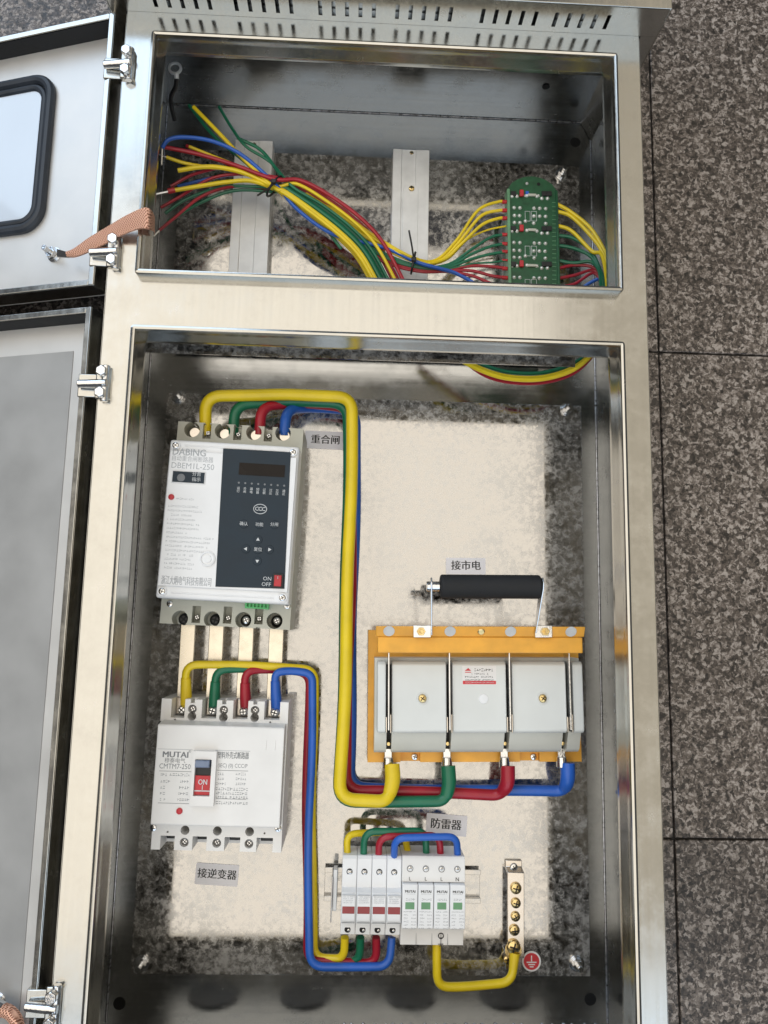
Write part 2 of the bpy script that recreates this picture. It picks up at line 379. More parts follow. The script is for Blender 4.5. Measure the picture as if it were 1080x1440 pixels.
# ================================================================== CABINET
XL, XR, YT, YB = -0.2805, 0.2780, 0.046, -1.058
cab = thing('electrical_cabinet', 'open brushed stainless steel electrical cabinet lying on its back on granite', 'cabinet', (0, -0.5, 0))
def P(mb, name, mat, parent=None, **k):      # part given in world coordinates
    o = mb.build(name, mat, **k); par = parent or cab
    o.parent = par
    inv = Matrix.Identity(4); q = par
    while q is not None: inv = inv @ Matrix.LocRotScale(q.location, q.rotation_euler, None).inverted(); q = q.parent if q.parent is None else None
    o.matrix_parent_inverse = Matrix.LocRotScale(par.location, par.rotation_euler, None).inverted() if par.parent is None else Matrix.Identity(4)
    return o
WT = 0.0025
P(MB().box(XL, XR, YB, YT, ZB-0.003, ZB), 'back_panel', 'steel_in')
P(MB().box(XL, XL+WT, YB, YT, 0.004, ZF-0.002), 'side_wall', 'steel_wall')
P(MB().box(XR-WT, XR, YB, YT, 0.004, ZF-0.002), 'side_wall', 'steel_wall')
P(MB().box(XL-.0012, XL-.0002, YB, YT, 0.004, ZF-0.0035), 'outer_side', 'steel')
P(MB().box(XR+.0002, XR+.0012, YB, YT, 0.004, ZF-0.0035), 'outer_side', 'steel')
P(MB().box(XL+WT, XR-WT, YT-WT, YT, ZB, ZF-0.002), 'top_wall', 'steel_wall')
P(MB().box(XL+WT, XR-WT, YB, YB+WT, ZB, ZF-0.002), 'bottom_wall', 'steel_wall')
for x in (XL+.04, XR-.04):
    P(MB().box(x-.015, x+.015, -1.03, 0.03, 0.0005, ZB-.0031), 'back_rib', 'steel')
YU0, YU1, YL0, YL1, HX = 0.0, -0.2727, -0.3257, -1.02, 0.25
face = MB().grid([XL, -HX+.003, HX-.003, XR], [YB, YL1+.003, YL0-.003, YU1+.003, YU0-.003, YT], {(1,1),(1,3)}, ZF-0.0018, ZF)
P(face, 'front_frame', 'steel', bevel=0.0012)
def lip(y0, y1, name):
    """folded rain lip round an opening: rounded channel profile swept round the rectangle"""
    prof = [(0.0004,-0.003),(0,0.0092),(0.0010,0.0112),(0.0030,0.0121),(0.0050,0.0112),(0.0058,0.0092),(0.0062,0.0050),(0.0068,0.0015),(0.0100,-0.0075),(0.0102,-0.0095),(0.0102,-0.013),(0.0090,-0.013),(0.0088,-0.0085),(0.0052,0.0010),(0.0044,0.008),(0.0016,0.008),(0.0016,-0.003)]
    cr = 0.004; base = []
    for (cx, cy, a0) in ((HX, y0, 0), (-HX, y0, 90), (-HX, y1, 180), (HX, y1, 270)):
        sx = 1 if cx > 0 else -1; sy = 1 if cy == y0 else -1
        for k in range(4):
            a = math.radians(a0 + 30*k); base.append((cx - sx*cr, cy - sy*cr, math.cos(a), math.sin(a)))
    b = MB(); n = len(prof); vs = []
    for bx, by, cx, cy in base:
        for ins, z in prof:
            rr = cr - ins
            # inset beyond the corner radius keeps a mitred corner
            if rr >= 0: vs.append((bx + cx*rr, by + cy*rr, ZF + z))
            else:
                sx = 1 if bx > 0 else -1; sy = 1 if by > (y0+y1)/2 else -1
                vs.append((bx + sx*rr, by + sy*rr, ZF + z))
    m = len(base); fs = []
    for i in range(m):
        for k in range(n):
            fs.append((i*n+k, i*n+(k+1)%n, ((i+1)%m)*n+(k+1)%n, ((i+1)%m)*n+k))
    b.add(vs, [tuple(reversed(f)) for f in fs]); return P(b, name, 'steel')
lip(YU0, YU1, 'opening_lip'); lip(YL0, YL1, 'opening_lip')
# galvanized cross angle between the compartments, with marker scribble
ang = P(MB().prism([(-.3185,.198),(-.3200,.198),(-.3200,.1515),(-.333,.1515),(-.333,.150),(-.3185,.150)], 'x', -.262, .216), 'cross_angle', 'galv')
sc_paths = [[(402,474),(412,471),(414,476),(406,479)],[(404,474),(403,487)],[(424,484),(428,480),(430,486)],[(436,477),(452,474)],[(444,471),(441,486),(450,485)],[(438,482),(456,480)],
            [(464,474),(470,482),(462,489)],[(474,473),(482,474),(470,488)],[(472,478),(484,487),(496,489)],[(462,481),(480,479)]]
sb = MB()
for pth in sc_paths:
    pp = []
    for px, py in pth:
        d = RM @ Vector(((px-540)/1080, -(py-720)/1080, -1.0)); t = (-.3202-CAM.y)/d.y; pp.append(CAM + d*t)
    sb.tube(spline(pp, 5), 0.00055, 6)
P(sb, 'marker_scribble', 'ink_grey')
# rain hood
HXL, HXR, HY0, HY1, HZ = -0.299, 0.2985, 0.030, 0.26, 0.243
P(MB().box(HXL, HXR, HY0, HY1, HZ-.002, HZ), 'hood_front', 'steel', bevel=.0012)
slots = []
for a, b_ in ((-.2470,-.1895),(-.1615,-.1032),(-.0724,-.0152),(.0098,.0667),(.1012,.1578),(.1799,.2360)):
    slots += [a + (b_-a)*k/4 for k in range(5)]
xs = [HXL+.002]; skip = set()
for s in slots:
    xs += [s-.0021, s+.0021]
xs.append(HXR-.002)
for i in range(len(slots)): skip.add((2*i+1, 1))
vg = MB(); vg.T = Matrix(((1,0,0,0),(0,0,-1,HY0+.0015),(0,1,0,0),(0,0,0,1)))
vg.grid(xs, [ZF+.0002, ZF+.0075, ZF+.027, HZ-.0021], skip, 0, .0015)
P(vg, 'vent_strip', 'steel')
for (a, b_) in ((HXL, HXL+.002), (HXR-.002, HXR)):
    P(MB().box(a, b_, HY0, HY1, .002, HZ-.0021), 'hood_side', 'steel', bevel=.0008)
P(MB().box(HXL+.002, XL-.0014, HY0, HY0+.0015, .004, ZF), 'hood_return', 'steel')
P(MB().box(XR+.0014, HXR-.002, HY0, HY0+.0015, .004, ZF), 'hood_return', 'steel')
P(MB().box(HXL+.002, HXR-.002, HY1-.002, HY1, .002, HZ-.0021), 'hood_top', 'steel')
P(MB().box(XL+.0006, XR-.0006, YT+.0005, YT+.002, ZF-.05, HZ-.006), 'hood_baffle', 'steel_in')
# mounting plates
PL = (-.2505, .2515, -.9965, -.3475)
pl = P(MB().box(PL[0], PL[1], PL[2], PL[3], ZP-.002, ZP), 'mounting_plate', 'galv', bevel=.0005)
up = P(MB().box(-.252, .254, -.29, -.030, ZP-.002, ZP), 'mounting_plate', 'galv', bevel=.0005)
def stud(px, py, z=ZP, parent=None):
    q = at(px, py, z+.006); st = thing_part('plate_bolt', (q.x, q.y, z))
    MBx = MB().lathe([(.0085,0),(.0085,.0012),(.0065,.0013),(.0065,.0035)], n=18); MBx.cyl((0,0,.0035),(0,0,.0085),.0062,6); MBx.cyl((0,0,.0085),(0,0,.016),.0032,12)
    m = MBx.build('plate_bolt', 'chrome', bevel=.0004); m.location = (q.x, q.y+.5, z); m.parent = cab; return m
def thing_part(*a): return None
for q in ((250,556),(799,574),(197,1358),(813,1358),(792,242)): stud(*q)
P(MB().box(-.245, .245, -.372, -.352, ZB, ZP-.0021), 'plate_standoff', 'steel_in'); P(MB().box(-.245, .245, -.99, -.97, ZB, ZP-.0021), 'plate_standoff', 'steel_in')
P(MB().box(-.245, .245, -.27, -.25, ZB, ZP-.0021), 'plate_standoff', 'steel_in'); P(MB().box(-.245, .245, -.06, -.05, ZB, ZP-.0021), 'plate_standoff', 'steel_in')
# bolt holes in the back panel, cable holes in the bottom wall
for px, py in ((830,1405),(168,1411),(809,200)):
    q = at(px, py, ZB)
    P(MB().lathe([(.0066,0),(.0066,.0005),(.0052,.0006),(.0051,.0004),(.0002,.0004)], (q.x,q.y,ZB), 20), 'bolt_hole', 'dark')
for x in (-.172, -.065, .06, .172):
    P(MB().cyl((x, YB+WT, .100), (x, YB+WT+.003, .100), .030, 28), 'cable_grommet', 'black', bevel=.001)
# weld marks
wb = MB()
for k in range(26):
    x = -.02 + k*.0112 + random.uniform(-.003,.003); r = random.uniform(.0012,.0026)
    wb.lathe([(r,0),(r*.8,r*.5),(r*.2,r*.8)], (x, YB+WT+.001, ZB), 8)
o = P(wb, 'weld_beads', 'weld'); o['kind'] = 'stuff'
wb = MB()
for k in range(15):
    q = at(871 + k*.72, 932 + k*23, ZF-.02)
    wb.lathe([(.0026,0),(.0022,.0010),(.0006,.0014)], (HX-.0094, q.y, 0), 8)
wb2 = MB()
for k in range(15):
    py = 932 + k*23; q = at(874 + k*.9, py, ZF-.012)
    wb2.box(HX-.0096, HX-.0090, q.y-.0020, q.y+.0018, ZF-.0205, ZF-.0175)
o = P(wb2, 'weld_notches', 'steel_wall', bevel=.0003); o['kind'] = 'stuff'
P(MB().lathe([(.0045,0),(.0045,.0006),(.0002,.0006)], (0,0,0), 16), 'bolt_hole', 'dark').matrix_parent_inverse = Matrix.Translation((.20, YT-WT-.0005+.5, .10)) @ Matrix.Rotation(math.radians(90),4,'X')
for (p_, q_) in (((XL+.006, YT-WT-.0006, ZB+.0006), (XR-.006, YT-WT-.0006, ZB+.0006)), ((XR-WT-.0005, YT-.006, ZB+.0005), (XR-WT-.0005, YB+.006, ZB+.0005)), ((XL+WT+.0005, YT-.006, ZB+.0005), (XL+WT+.0005, YB+.006, ZB+.0005))):
    P(MB().tube([p_, q_], .0009, 8), 'corner_seam', 'weld')
# top corner gusset, upper right
P(MB().prism([(.2755,YT-WT),(.2755,YT-.030),(.262,YT-WT)], 'z', ZB+.001, ZF-.004), 'corner_gusset', 'steel_wall')

# ------------------------------------------------------------------ doors
TILT = math.radians(17.5)
def door(name, label, ytop, ybot, width, inner):
    d = bpy.data.objects.new(name, None); C.objects.link(d); d['label'] = label
    d.location = (-0.2945, 0.5, 0.2005); d.rotation_euler = (0, -TILT, 0); d.parent = cab
    # local: x = -u (outwards is negative x), z = 0 at the lip top, panel below
    H = 0.0262; t = 0.0016; R = 0.0062
    def part(mb, nm, mat, **k):
        o = mb.build(nm, mat, **k); o.parent = d; return o
    part(MB().box(-width, 0, ybot, ytop, -H, -H+t), 'door_panel', inner)
    for nm, (xa, xb, ya, yb), (ra, rb, rc, rd) in (
        ('hinge_flange', (-t, 0, ybot, ytop), (-R, 0, ybot, ytop)),
        ('latch_flange', (-width, -width+t, ybot, ytop), (-width, -width+R, ybot, ytop)),
        ('top_flange', (-width+t, -t, ytop-t, ytop), (-width+R, -R, ytop-R, ytop)),
        ('bottom_flange', (-width+t, -t, ybot, ybot+t), (-width+R, -R, ybot, ybot+R))):
        b = MB().box(xa, xb, ya, yb, -H+t, -t*.98); b.box(ra, rb, rc, rd, -t, 0); part(b, nm, 'steel', bevel=.0006)
    part(MB().box(-width+.010, -.0075, ytop-.0062, ytop-.0024, -H+t+.0002, -.0028), 'shade_strip', 'foam')  # black strip added to stand in for the dark reflection inside the top flange
    return d, part, H, t
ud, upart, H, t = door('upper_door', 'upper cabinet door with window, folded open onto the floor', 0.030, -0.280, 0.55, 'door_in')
# window
def rrect(x0, x1, y0, y1, r, n=8):
    o = []
    for cx, cy, a in ((x1-r,y1-r,0),(x0+r,y1-r,90),(x0+r,y0+r,180),(x1-r,y0+r,270)):
        o += [(cx+r*math.cos(math.radians(a+90*k/n)), cy+r*math.sin(math.radians(a+90*k/n))) for k in range(n+1)]
    return o
def dloc(px, py, zl, d=ud):
    n = Vector((-math.sin(TILT), 0, math.cos(TILT))); p0 = Vector((-.2945, 0, .2005)) + n*zl
    dr = RM @ Vector(((px-540)/1080, -(py-720)/1080, -1.0)); q = CAM + dr*((p0-CAM).dot(n)/dr.dot(n)) - Vector((-.2945, 0, .2005))
    return Matrix.Rotation(TILT, 3, 'Y') @ q
zpan = -H + t
q1 = dloc(82, 118, zpan+.008); q2 = dloc(58, 322, zpan+.008)
wx1 = (dloc(78,150,zpan).x + dloc(66,280,zpan).x)/2; wy1 = dloc(20,109,zpan+.008).y; wy0 = dloc(20,325,zpan+.008).y
path = rrect(-.50, wx1, wy0, wy1, .026, 8)
def gasket_ring(inset, zc, rad, nm, mat):
    p = rrect(-.50+inset, wx1-inset, wy0+inset, wy1-inset, .026-inset*.6, 8)
    return upart(MB().tube([(x,y,zc) for x,y in p], rad, 10, close=True), nm, mat)
gasket_ring(.0045, zpan+.003, .0056, 'window_gasket', 'rubber'); gasket_ring(.0130, zpan+.0015, .0042, 'window_gasket_lip', 'rubber')
upart(MB().prism(rrect(-.50+.011, wx1-.011, wy0+.011, wy1-.011, .016), 'z', zpan+.0004, zpan+.0022), 'window_pane', 'pane')
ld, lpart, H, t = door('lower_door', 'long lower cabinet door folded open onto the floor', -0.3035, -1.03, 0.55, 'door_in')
e0 = dloc(104, 494, zpan)
lpart(MB().box(-.52, e0.x, -1.0, e0.y, zpan+.0003, zpan+.0008), 'protective_film', 'film')
# stud, lug and braid
def lug(part, px, py, dx, dy, zz):
    q = dloc(px, py, zz+.006)
    b = MB().lathe([(.0085,0),(.0085,.0015),(.0068,.0016),(.0068,.004)], (q.x,q.y,zz), 18); b.cyl((q.x,q.y,zz+.004),(q.x,q.y,zz+.009),.0062,6); b.cyl((q.x,q.y,zz+.009),(q.x,q.y,zz+.018),.003,12)
    part(b, 'earth_stud', 'chrome', bevel=.0003)
lug(upart, 72, 355, 1, 0, zpan); lug(lpart, -8, 1412, 1, 0, zpan)
def hinge(px, py):
    """two hex bolts and a pin barrel bridging door flange and frame"""
    q = at(px, py, ZF+.010)
    b = bpy.data.objects.new('hinge', None); C.objects.link(b); b.location = (q.x, q.y+.5, ZF); b.parent = cab
    bm = MB()
    bm.box(-.007, .008, -.016, .016, -.006, .004); bm.build('hinge_leaf', 'steel', b, bevel=.0015)
    MB().cyl((-.024,-.001,.002),(.006,-.001,.0075),.0042,12).build('hinge_barrel', 'chrome', b, bevel=.0008)
    MB().cyl((.003,-.019,.004),(.003,.018,.004),.0040,12).build('hinge_pin', 'chrome', b, bevel=.0008)
    for s in (-.0115, .0105):
        k = MB(); k.cyl((.001,s,.003),(.001,s,.0075),.0046,14); k.cyl((.001,s,.0075),(.0005,s,.0135),.0058,6); k.build('hinge_bolt', 'chrome', b, bevel=.0010)
    MB().box(-.026, -.006, -.013, .011, -.012, -.002).build('hinge_bracket', 'steel', b, bevel=.001)
for q in ((176,84),(157,350),(141,536),(70,1420)): hinge(*q)

# copper braid strap from the upper door stud over the opening lip
zl = lambda px, py, z: at(px, py, z)
top = [(92,354,.192),(104,349,.196),(125,334,.203),(150,319,.211),(175,304,.220),(196,294,.226),(207,292,.227),(214,297,.223),(217,304,.212),(217,311,.198)]
bot = [(94,361,.190),(108,360,.194),(130,351,.201),(154,339,.208),(178,327,.216),(196,321,.222),(205,321,.224),(213,323,.220),(217,326,.209),(217,330,.196)]
T_ = spline([at(*q) for q in top], 5); B_ = spline([at(*q) for q in bot], 5); vs = []; fs = []; nw = 8
for a, b_ in zip(T_, B_):
    for side in (0, 1):
        for k in range(nw+1):
            s = k/nw; p = a.lerp(b_, s); p = p + Vector((0,0,-.0022*side + .0006*math.sin(math.pi*s))); vs.append(tuple(p))
m_ = 2*(nw+1)
for i in range(len(T_)-1):
    for k in range(nw):
        fs.append((i*m_+k, i*m_+k+1, (i+1)*m_+k+1, (i+1)*m_+k)); o2 = nw+1
        fs.append((i*m_+o2+k+1, i*m_+o2+k, (i+1)*m_+o2+k, (i+1)*m_+o2+k+1))
    fs.append((i*m_, (i+1)*m_, (i+1)*m_+nw+1, i*m_+nw+1)); fs.append((i*m_+nw, i*m_+2*nw+1, (i+1)*m_+2*nw+1, (i+1)*m_+nw))
bt = thing('earthing_strap', 'flat copper braid strap from upper door stud over the opening lip', 'strap', tuple(at(80,355,.18)))
def W(mb, name, mat, th, **k):       # part of a thing, given in world coordinates (thing unrotated)
    o = mb.build(name, mat, **k); o.parent = th; o.matrix_parent_inverse = Matrix.Translation(-Vector(th.location)); return o
W(MB().add(vs, fs), 'braid', 'braid', bt)
lp = [(at(x,y,z)) for x,y,z in ((80,350,.184),(97,355,.192),(97,362,.190),(80,361,.182))]
b = MB(); vs = [tuple(p) for p in lp] + [tuple(p - Vector((0,0,.0018))) for p in lp]
b.add(vs, [(3,2,1,0),(4,5,6,7),(0,1,5,4),(1,2,6,5),(2,3,7,6),(3,0,4,7)]); W(b, 'crimp_lug', 'chrome', bt)
b2 = thing('earthing_strap', 'end of a copper braid on the lower door at the bottom left corner', 'strap', tuple(at(10,1425,.165)))
pp = [at(4,1420,.178), at(14,1424,.180), at(23,1436,.180), at(25,1452,.176)]
W(MB().tube(spline(pp,6), [.006]*19, 10), 'braid', 'braid', b2); W(MB().tube([at(-12,1412,.172), at(5,1421,.178)], .0068, 10), 'crimp_lug', 'chrome', b2)

# ================================================================== LOWER COMPARTMENT DEVICES
# ---- auto recloser
D = Dev('recloser', 'white residual current recloser with dark slate control panel and small screen', 'recloser', -.1535, -.5123, ZP, -1.8)
zb, zc = .066, .102
bw, bh = .1385, .2215
base = MB().box(-bw/2, bw/2, -bh/2, bh/2, 0, zb); cut = MB()
thl = [D.L(*q, zb) for q in ((270,604),(313,606),(357,608),(398,609))]; bhl = [D.L(*q, zb) for q in ((253,870),(298,871),(342,872),(386,873))]
for q in thl + bhl: cut.cyl((q.x,q.y,zb-.022),(q.x,q.y,zb+.004),.0086,24)
tsl = [D.L(*q, zb) for q in ((291,607),(334,609),(377,611))]; bsl = [D.L(*q, zb) for q in ((276,864),(320,865),(364,866))]
for q in tsl: cut.box(q.x-.0045,q.x+.0045,q.y-.008,q.y+.009,zb-.014,zb+.004); cut.box(q.x-.0028,q.x+.0028,q.y+.005,bh/2+.004,zb-.012,zb+.004)
for q in bsl: cut.box(q.x-.0045,q.x+.0045,q.y-.009,q.y+.009,zb-.014,zb+.004); cut.box(q.x-.0022,q.x+.0022,-bh/2-.004,q.y-.012,zb-.01,zb+.004)
base.build('terminal_base', 'beige', D.o, cuts=cut)
for q in thl: 
    k = MB().cyl((q.x+.0008,q.y-.0006,zb-.022),(q.x+.0008,q.y-.0006,zb-.012),.0066,20); k.build('terminal_bolt', 'nickel', D.o, bevel=.001)
for q in bhl: screw(D.o, q.x+.001, q.y-.0005, zb-.0215, .0066, 'black', 'terminal_bolt', h=.008); 
for q in bhl[2:]: screw(D.o, q.x+.0015, q.y, zb-.013, .0042, 'chrome', 'terminal_screw')
for q in tsl: screw(D.o, q.x, q.y, zb-.0139, .0036, 'chrome', 'terminal_screw', h=.008)
for q in bsl: screw(D.o, q.x, q.y-.003, zb-.0139, .0036, 'chrome', 'terminal_screw', h=.009)
q0 = D.L(235,613,zc); q1 = D.L(408,850,zc); cw, ch = .137, .1672
q = D.L(321, 732, zc); cx, cy = q.x, q.y
x0, x1, y0, y1 = cx-cw/2, cx+cw/2, cy-ch/2, cy+ch/2
cov = MB().box(x0, x1, y0, y1, zb+.0005, zc-.003).build('cover', 'white', D.o, bevel=.003, seg=3)
MB().box(x0+.002, x1-.002, y0+.0125, y1-.0125, zc-.003, zc).build('front_plate', 'white', D.o, bevel=.0006)
for yy in (y0, y1):
    s = 1 if yy == y0 else -1
    for kx in (x0, x1):
        t_ = 1 if kx == x0 else -1
        k = MB().cyl((kx+t_*.0068, yy+s*.0068, zc-.003), (kx+t_*.0068, yy+s*.0068, zc-.0008), .0046, 20); k.build('screw_boss', 'white', D.o)
        screw(D.o, kx+t_*.0068, yy+s*.0068, zc-.0008, .0034, 'chrome', 'cover_screw', h=.001)
    MB().box(x0+.016, x1-.016, yy+s*.0055, yy+s*.0066, zc-.003, zc-.0022).build('cover_rib', 'white', D.o, bevel=.0003)
def dpx(px, py, z=zc): v = D.L(px, py, z); return v.x, v.y
# slate panel
pa = dpx(314,631); pb = dpx(409,636); pc = dpx(400,828); pd = dpx(303,825)
MB().prism([pa,pb,pc,pd][::-1], 'z', zc-.0005, zc+.0006).build('control_panel', 'slate', D.o)
zt = zc + .0007
a = dpx(337,650); b_ = dpx(400,672); MB().box(a[0], b_[0], b_[1]+.0005, a[1]-.0005, zt, zt+.0003).build('display', 'lcd', D.o)
fp = MB()
for k in range(8):
    x, y = dpx(336+k*9.1, 679+k*.6); fp.cyl((x,y,zt),(x,y,zt+.0002),.0011,8)
fp.build('status_light', 'ink_grey', D.o)
for k, tx in enumerate(('运行','合闸','漏电','短路','过载','过压','欠压','通讯')):
    x, y = dpx(335.2+k*9.1, 689+k*.6)
    text(tx[0]+'\n'+tx[1], x, y, zt+.0001, .0033, 'ink_white', D.o)
x, y = dpx(366,716); ell = [(x+.0068*math.cos(i*math.pi/20), y+.0050*math.sin(i*math.pi/20), zt+.0002) for i in range(40)]
MB().tube(ell, .00045, 6, close=True).build('mark', 'ink_white', D.o); text('CCC', x, y, zt+.0001, .0058, 'ink_white', D.o, bold=.03, space=.8)
for px, py, s in ((343,737,'确认'),(365,738,'功能'),(386,738,'分闸'),(363,773,'复位')):
    x, y = dpx(px, py); MB().lathe([(.0046,0),(.0042,.0005),(.0002,.0006)], (x,y,zt), 20).build('button', 'slate', D.o); text(s, x, y, zt+.0008, .0044, 'ink_white', D.o)
for px, py, r in ((363,759,90),(346,772,180),(379,773,0),(362,789,270)):
    x, y = dpx(px, py); MB().lathe([(.0046,0),(.0042,.0005),(.0002,.0006)], (x,y,zt), 20).build('button', 'slate', D.o)
    k = MB().prism([(.0022*math.cos(math.radians(r+120*i)), .0022*math.sin(math.radians(r+120*i))) for i in range(3)], 'z', 0, .0002); k.build('arrow', 'ink_white', D.o, loc=(x,y,zt+.0007))
x, y = dpx(391,817); MB().box(x-.0055,x+.0055,y-.0075,y+.0075,zt,zt+.0012).build('switch_bezel', 'black', D.o, bevel=.0004)
rk = MB().prism([(y-.0058,zt+.0012),(y+.0058,zt+.0012),(y+.0056,zt+.0042),(y-.0002,zt+.0026),(y-.0056,zt+.0030)], 'x', x-.0037, x+.0037).build('rocker_switch', 'red', D.o, bevel=.0004)
text('I', x, y+.003, zt+.0042, .004, 'ink_white', D.o); 
x, y = dpx(376,814); text('ON', x, y, zt+.0001, .0056, 'ink_white', D.o); x, y = dpx(374.5,822); text('OFF', x, y, zt+.0001, .0056, 'ink_white', D.o)
# left side print
zt = zc + .0001
x, y = dpx(266,636.5); text('DABING', x, y, zt, .0105, 'ink_pale', D.o, fit=.0345, heavy=.04)
x, y = dpx(270.5,646); text('自动重合闸断路器', x, y, zt, .0064, 'ink_pale', D.o, fit=.043)
x, y = dpx(271,656); text('DBEM1L-250', x, y, zt, .0088, 'ink_pale', D.o, fit=.0445)
a = dpx(244,661); b_ = dpx(287,682)
MB().box(a[0]-.0008,b_[0]+.0008,b_[1]-.0008+.0012,a[1]+.0008-.0012,zt,zt+.0012).build('window_rim', 'white', D.o, bevel=.0006)
MB().box(a[0],b_[0],b_[1]+.0012,a[1]-.0012,zt+.0012,zt+.0014).build('indicator_window', 'slate', D.o)
x, y = dpx(277,667.5); text('分合', x, y, zt+.0015, .0047, 'ink_white', D.o); x, y = dpx(276.5,675); text('指示', x, y, zt+.0015, .0047, 'ink_white', D.o)
x, y = dpx(255,672); MB().lathe([(.0042,0),(.0036,.0004),(.0001,.0004)], (x,y,zt+.0014), 18).build('indicator_lens', 'ink_grey', D.o)
x, y = dpx(241,699); MB().lathe([(.0031,0),(.0030,.0012),(.002,.0018),(.0001,.0019)], (x,y,zt), 18).build('test_button', 'red', D.o)
fp = MB(); x, y = dpx(248,701); fineprint(fp, x, x+.018, y, zt, .0022)
for k, (l, d_) in enumerate(((43,.9),(47,.9),(32,.8),(40,.8),(46,.95),(45,.9),(29,.85),(66,.8),(68,.9),(58,.7),(54,.9),(40,.7),(36,.8),(42,.75),(40,.8))):
    x, y = dpx(236.5-k*.42, 711+k*6.2); fineprint(fp, x, x+l*.00073, y, zt, .0022, d_)
fp.build('specification_print', 'ink_pale', D.o)['kind'] = 'stuff'
x, y = dpx(292,786); MB().lathe([(.0078,0),(.0078,.0016),(.0064,.0022),(.0062,.0006),(.004,.0008),(.0038,.0022),(.0001,.0024)], (x,y,zt), 24).build('seal_boss', 'white', D.o)
x, y = dpx(262,818); text('浙江大炳电气科技有限公司', x, y, zt, .0098, 'ink_pale', D.o, fit=.051, heavy=.05)
# green plug terminal + corner screws
x, y = dpx(361.5,850.5,zb+.006); k = MB().box(x-.0125,x+.0125,y-.0042,y+.0042,zb,zb+.008); cu = MB()
for i in range(6): cu.box(x-.0105+i*.0038,x-.0105+i*.0038+.0022,y-.0025,y+.0018,zb+.005,zb+.010)
k.build('signal_terminal', 'green_term', D.o, cuts=cu)
for px, py in ((239,849),(404,852)): x, y = dpx(px,py,zb); screw(D.o, x, y, zb, .0036, 'chrome', 'base_screw')

# ---- busbars
for k, px in enumerate((266,306,348,390)):
    a = at(px+1, 868, ZP+.030); b_ = at(px-5, 1005, ZP+.030)
    x = (a.x+b_.x)/2
    cn = ('yellow','green','red','blue')[k]
    t_ = MB().box(-.0080,.0080,b_.y-a.y,0,-.0018,.0018).build('busbar', 'tin', bevel=.0006, loc=(a.x-.001,a.y,ZP+.030), rot=(0,0,(b_.x-a.x)/(a.y-b_.y)*0.0))
    tag(t_, f'flat tinned busbar below the recloser, beside the {cn} cable end of the breaker', 'busbar', 'busbars linking recloser and breaker')

# ---- moulded case breaker
D = Dev('circuit_breaker', 'white moulded case circuit breaker with red ON toggle window', 'breaker', -.1540, -.7760, ZP, -.8)
ze, zc = .062, .083
ew, eh = .1335, .1515; cut = MB()
b = MB().box(-ew/2, ew/2, -eh/2, eh/2, 0, ze)
tn = [((240,259),1009),((283,304),1010),((327,348),1011),((371,393),1012)]; bn = [((226,246),1175),((271,291),1176),((316,338),1177),((361,384),1178)]
tc, bc = [], []
for (a, c_), yb in tn:
    p0 = D.L(a, yb, ze); p1 = D.L(c_, yb, ze); cut.box(p0.x, p1.x, p0.y, eh/2+.01, ze-.030, ze+.01); tc.append((p0.x+p1.x)/2)
for (a, c_), yb in bn:
    p0 = D.L(a, yb, ze); p1 = D.L(c_, yb, ze); cut.box(p0.x, p1.x, -eh/2-.01, p0.y, ze-.030, ze+.01); bc.append((p0.x+p1.x)/2)
ts = [D.L(*q, ze) for q in ((270.5,997),(314.7,998.7),(358.6,999))]; bs = [D.L(*q, ze) for q in ((259,1184),(304.6,1185),(350,1186))]
for q in ts:
    cut.cyl((q.x,q.y,ze-.010),(q.x,q.y,ze+.01),.0046,18); cut.cyl((q.x,q.y-.0075,ze-.03),(q.x,q.y-.0075,ze+.01),.0046,18); cut.box(q.x-.0022,q.x+.0022,q.y+.006,eh/2+.01,ze-.02,ze+.01)
for q in bs:
    cut.cyl((q.x,q.y-.0005,ze-.010),(q.x,q.y-.0005,ze+.01),.0046,18); cut.cyl((q.x,q.y+.0115,ze-.03),(q.x,q.y+.0115,ze+.01),.0046,18); cut.box(q.x-.0026,q.x+.0026,-eh/2-.01,q.y-.0095,ze-.02,ze+.01)
for px, py in ((246,1012),(380,1016),(235.6,1170),(372,1172)):
    q = D.L(px,py,ze); cut.cyl((q.x,q.y,ze-.01),(q.x,q.y,ze+.01),.0011,10)
b.build('case', 'mccb_white', D.o, cuts=cut)
for x in tc:
    MB().box(x-.0068,x+.0068,eh/2-.018,eh/2-.0005,ze-.0299,ze-.022).build('terminal_pad', 'nickel', D.o, bevel=.0006); screw(D.o, x+.0015, eh/2-.0125, ze-.0219, .0052, 'chrome', 'terminal_screw', h=.012)
for x in bc:
    MB().box(x-.0068,x+.0068,-eh/2+.004,-eh/2+.0175,ze-.0299,ze-.026).build('terminal_pad', 'black', D.o, bevel=.0006)
for q in ts: screw(D.o, q.x, q.y, ze-.0099, .0037, 'chrome', 'case_screw', h=.007)
for q in bs: screw(D.o, q.x, q.y-.0005, ze-.0099, .0037, 'chrome', 'case_screw', h=.007)
for px, py in ((227,1018),(397,1022),(216,1164),(391,1165)): q = D.L(px,py,ze); screw(D.o, q.x, q.y, ze, .0035, 'chrome', 'corner_screw')
cw, ch = .1295, .0985; q = D.L(307, 1091, zc); cx, cy = q.x, q.y
MB().prism([(cy-ch/2-.002,ze-.001),(cy+ch/2+.002,ze-.001),(cy+ch/2,zc-.001),(cy+ch/2-.001,zc),(cy-ch/2+.001,zc),(cy-ch/2,zc-.001)], 'x', cx-cw/2, cx+cw/2).build('front_cover', 'mccb_white', D.o, bevel=.0008)
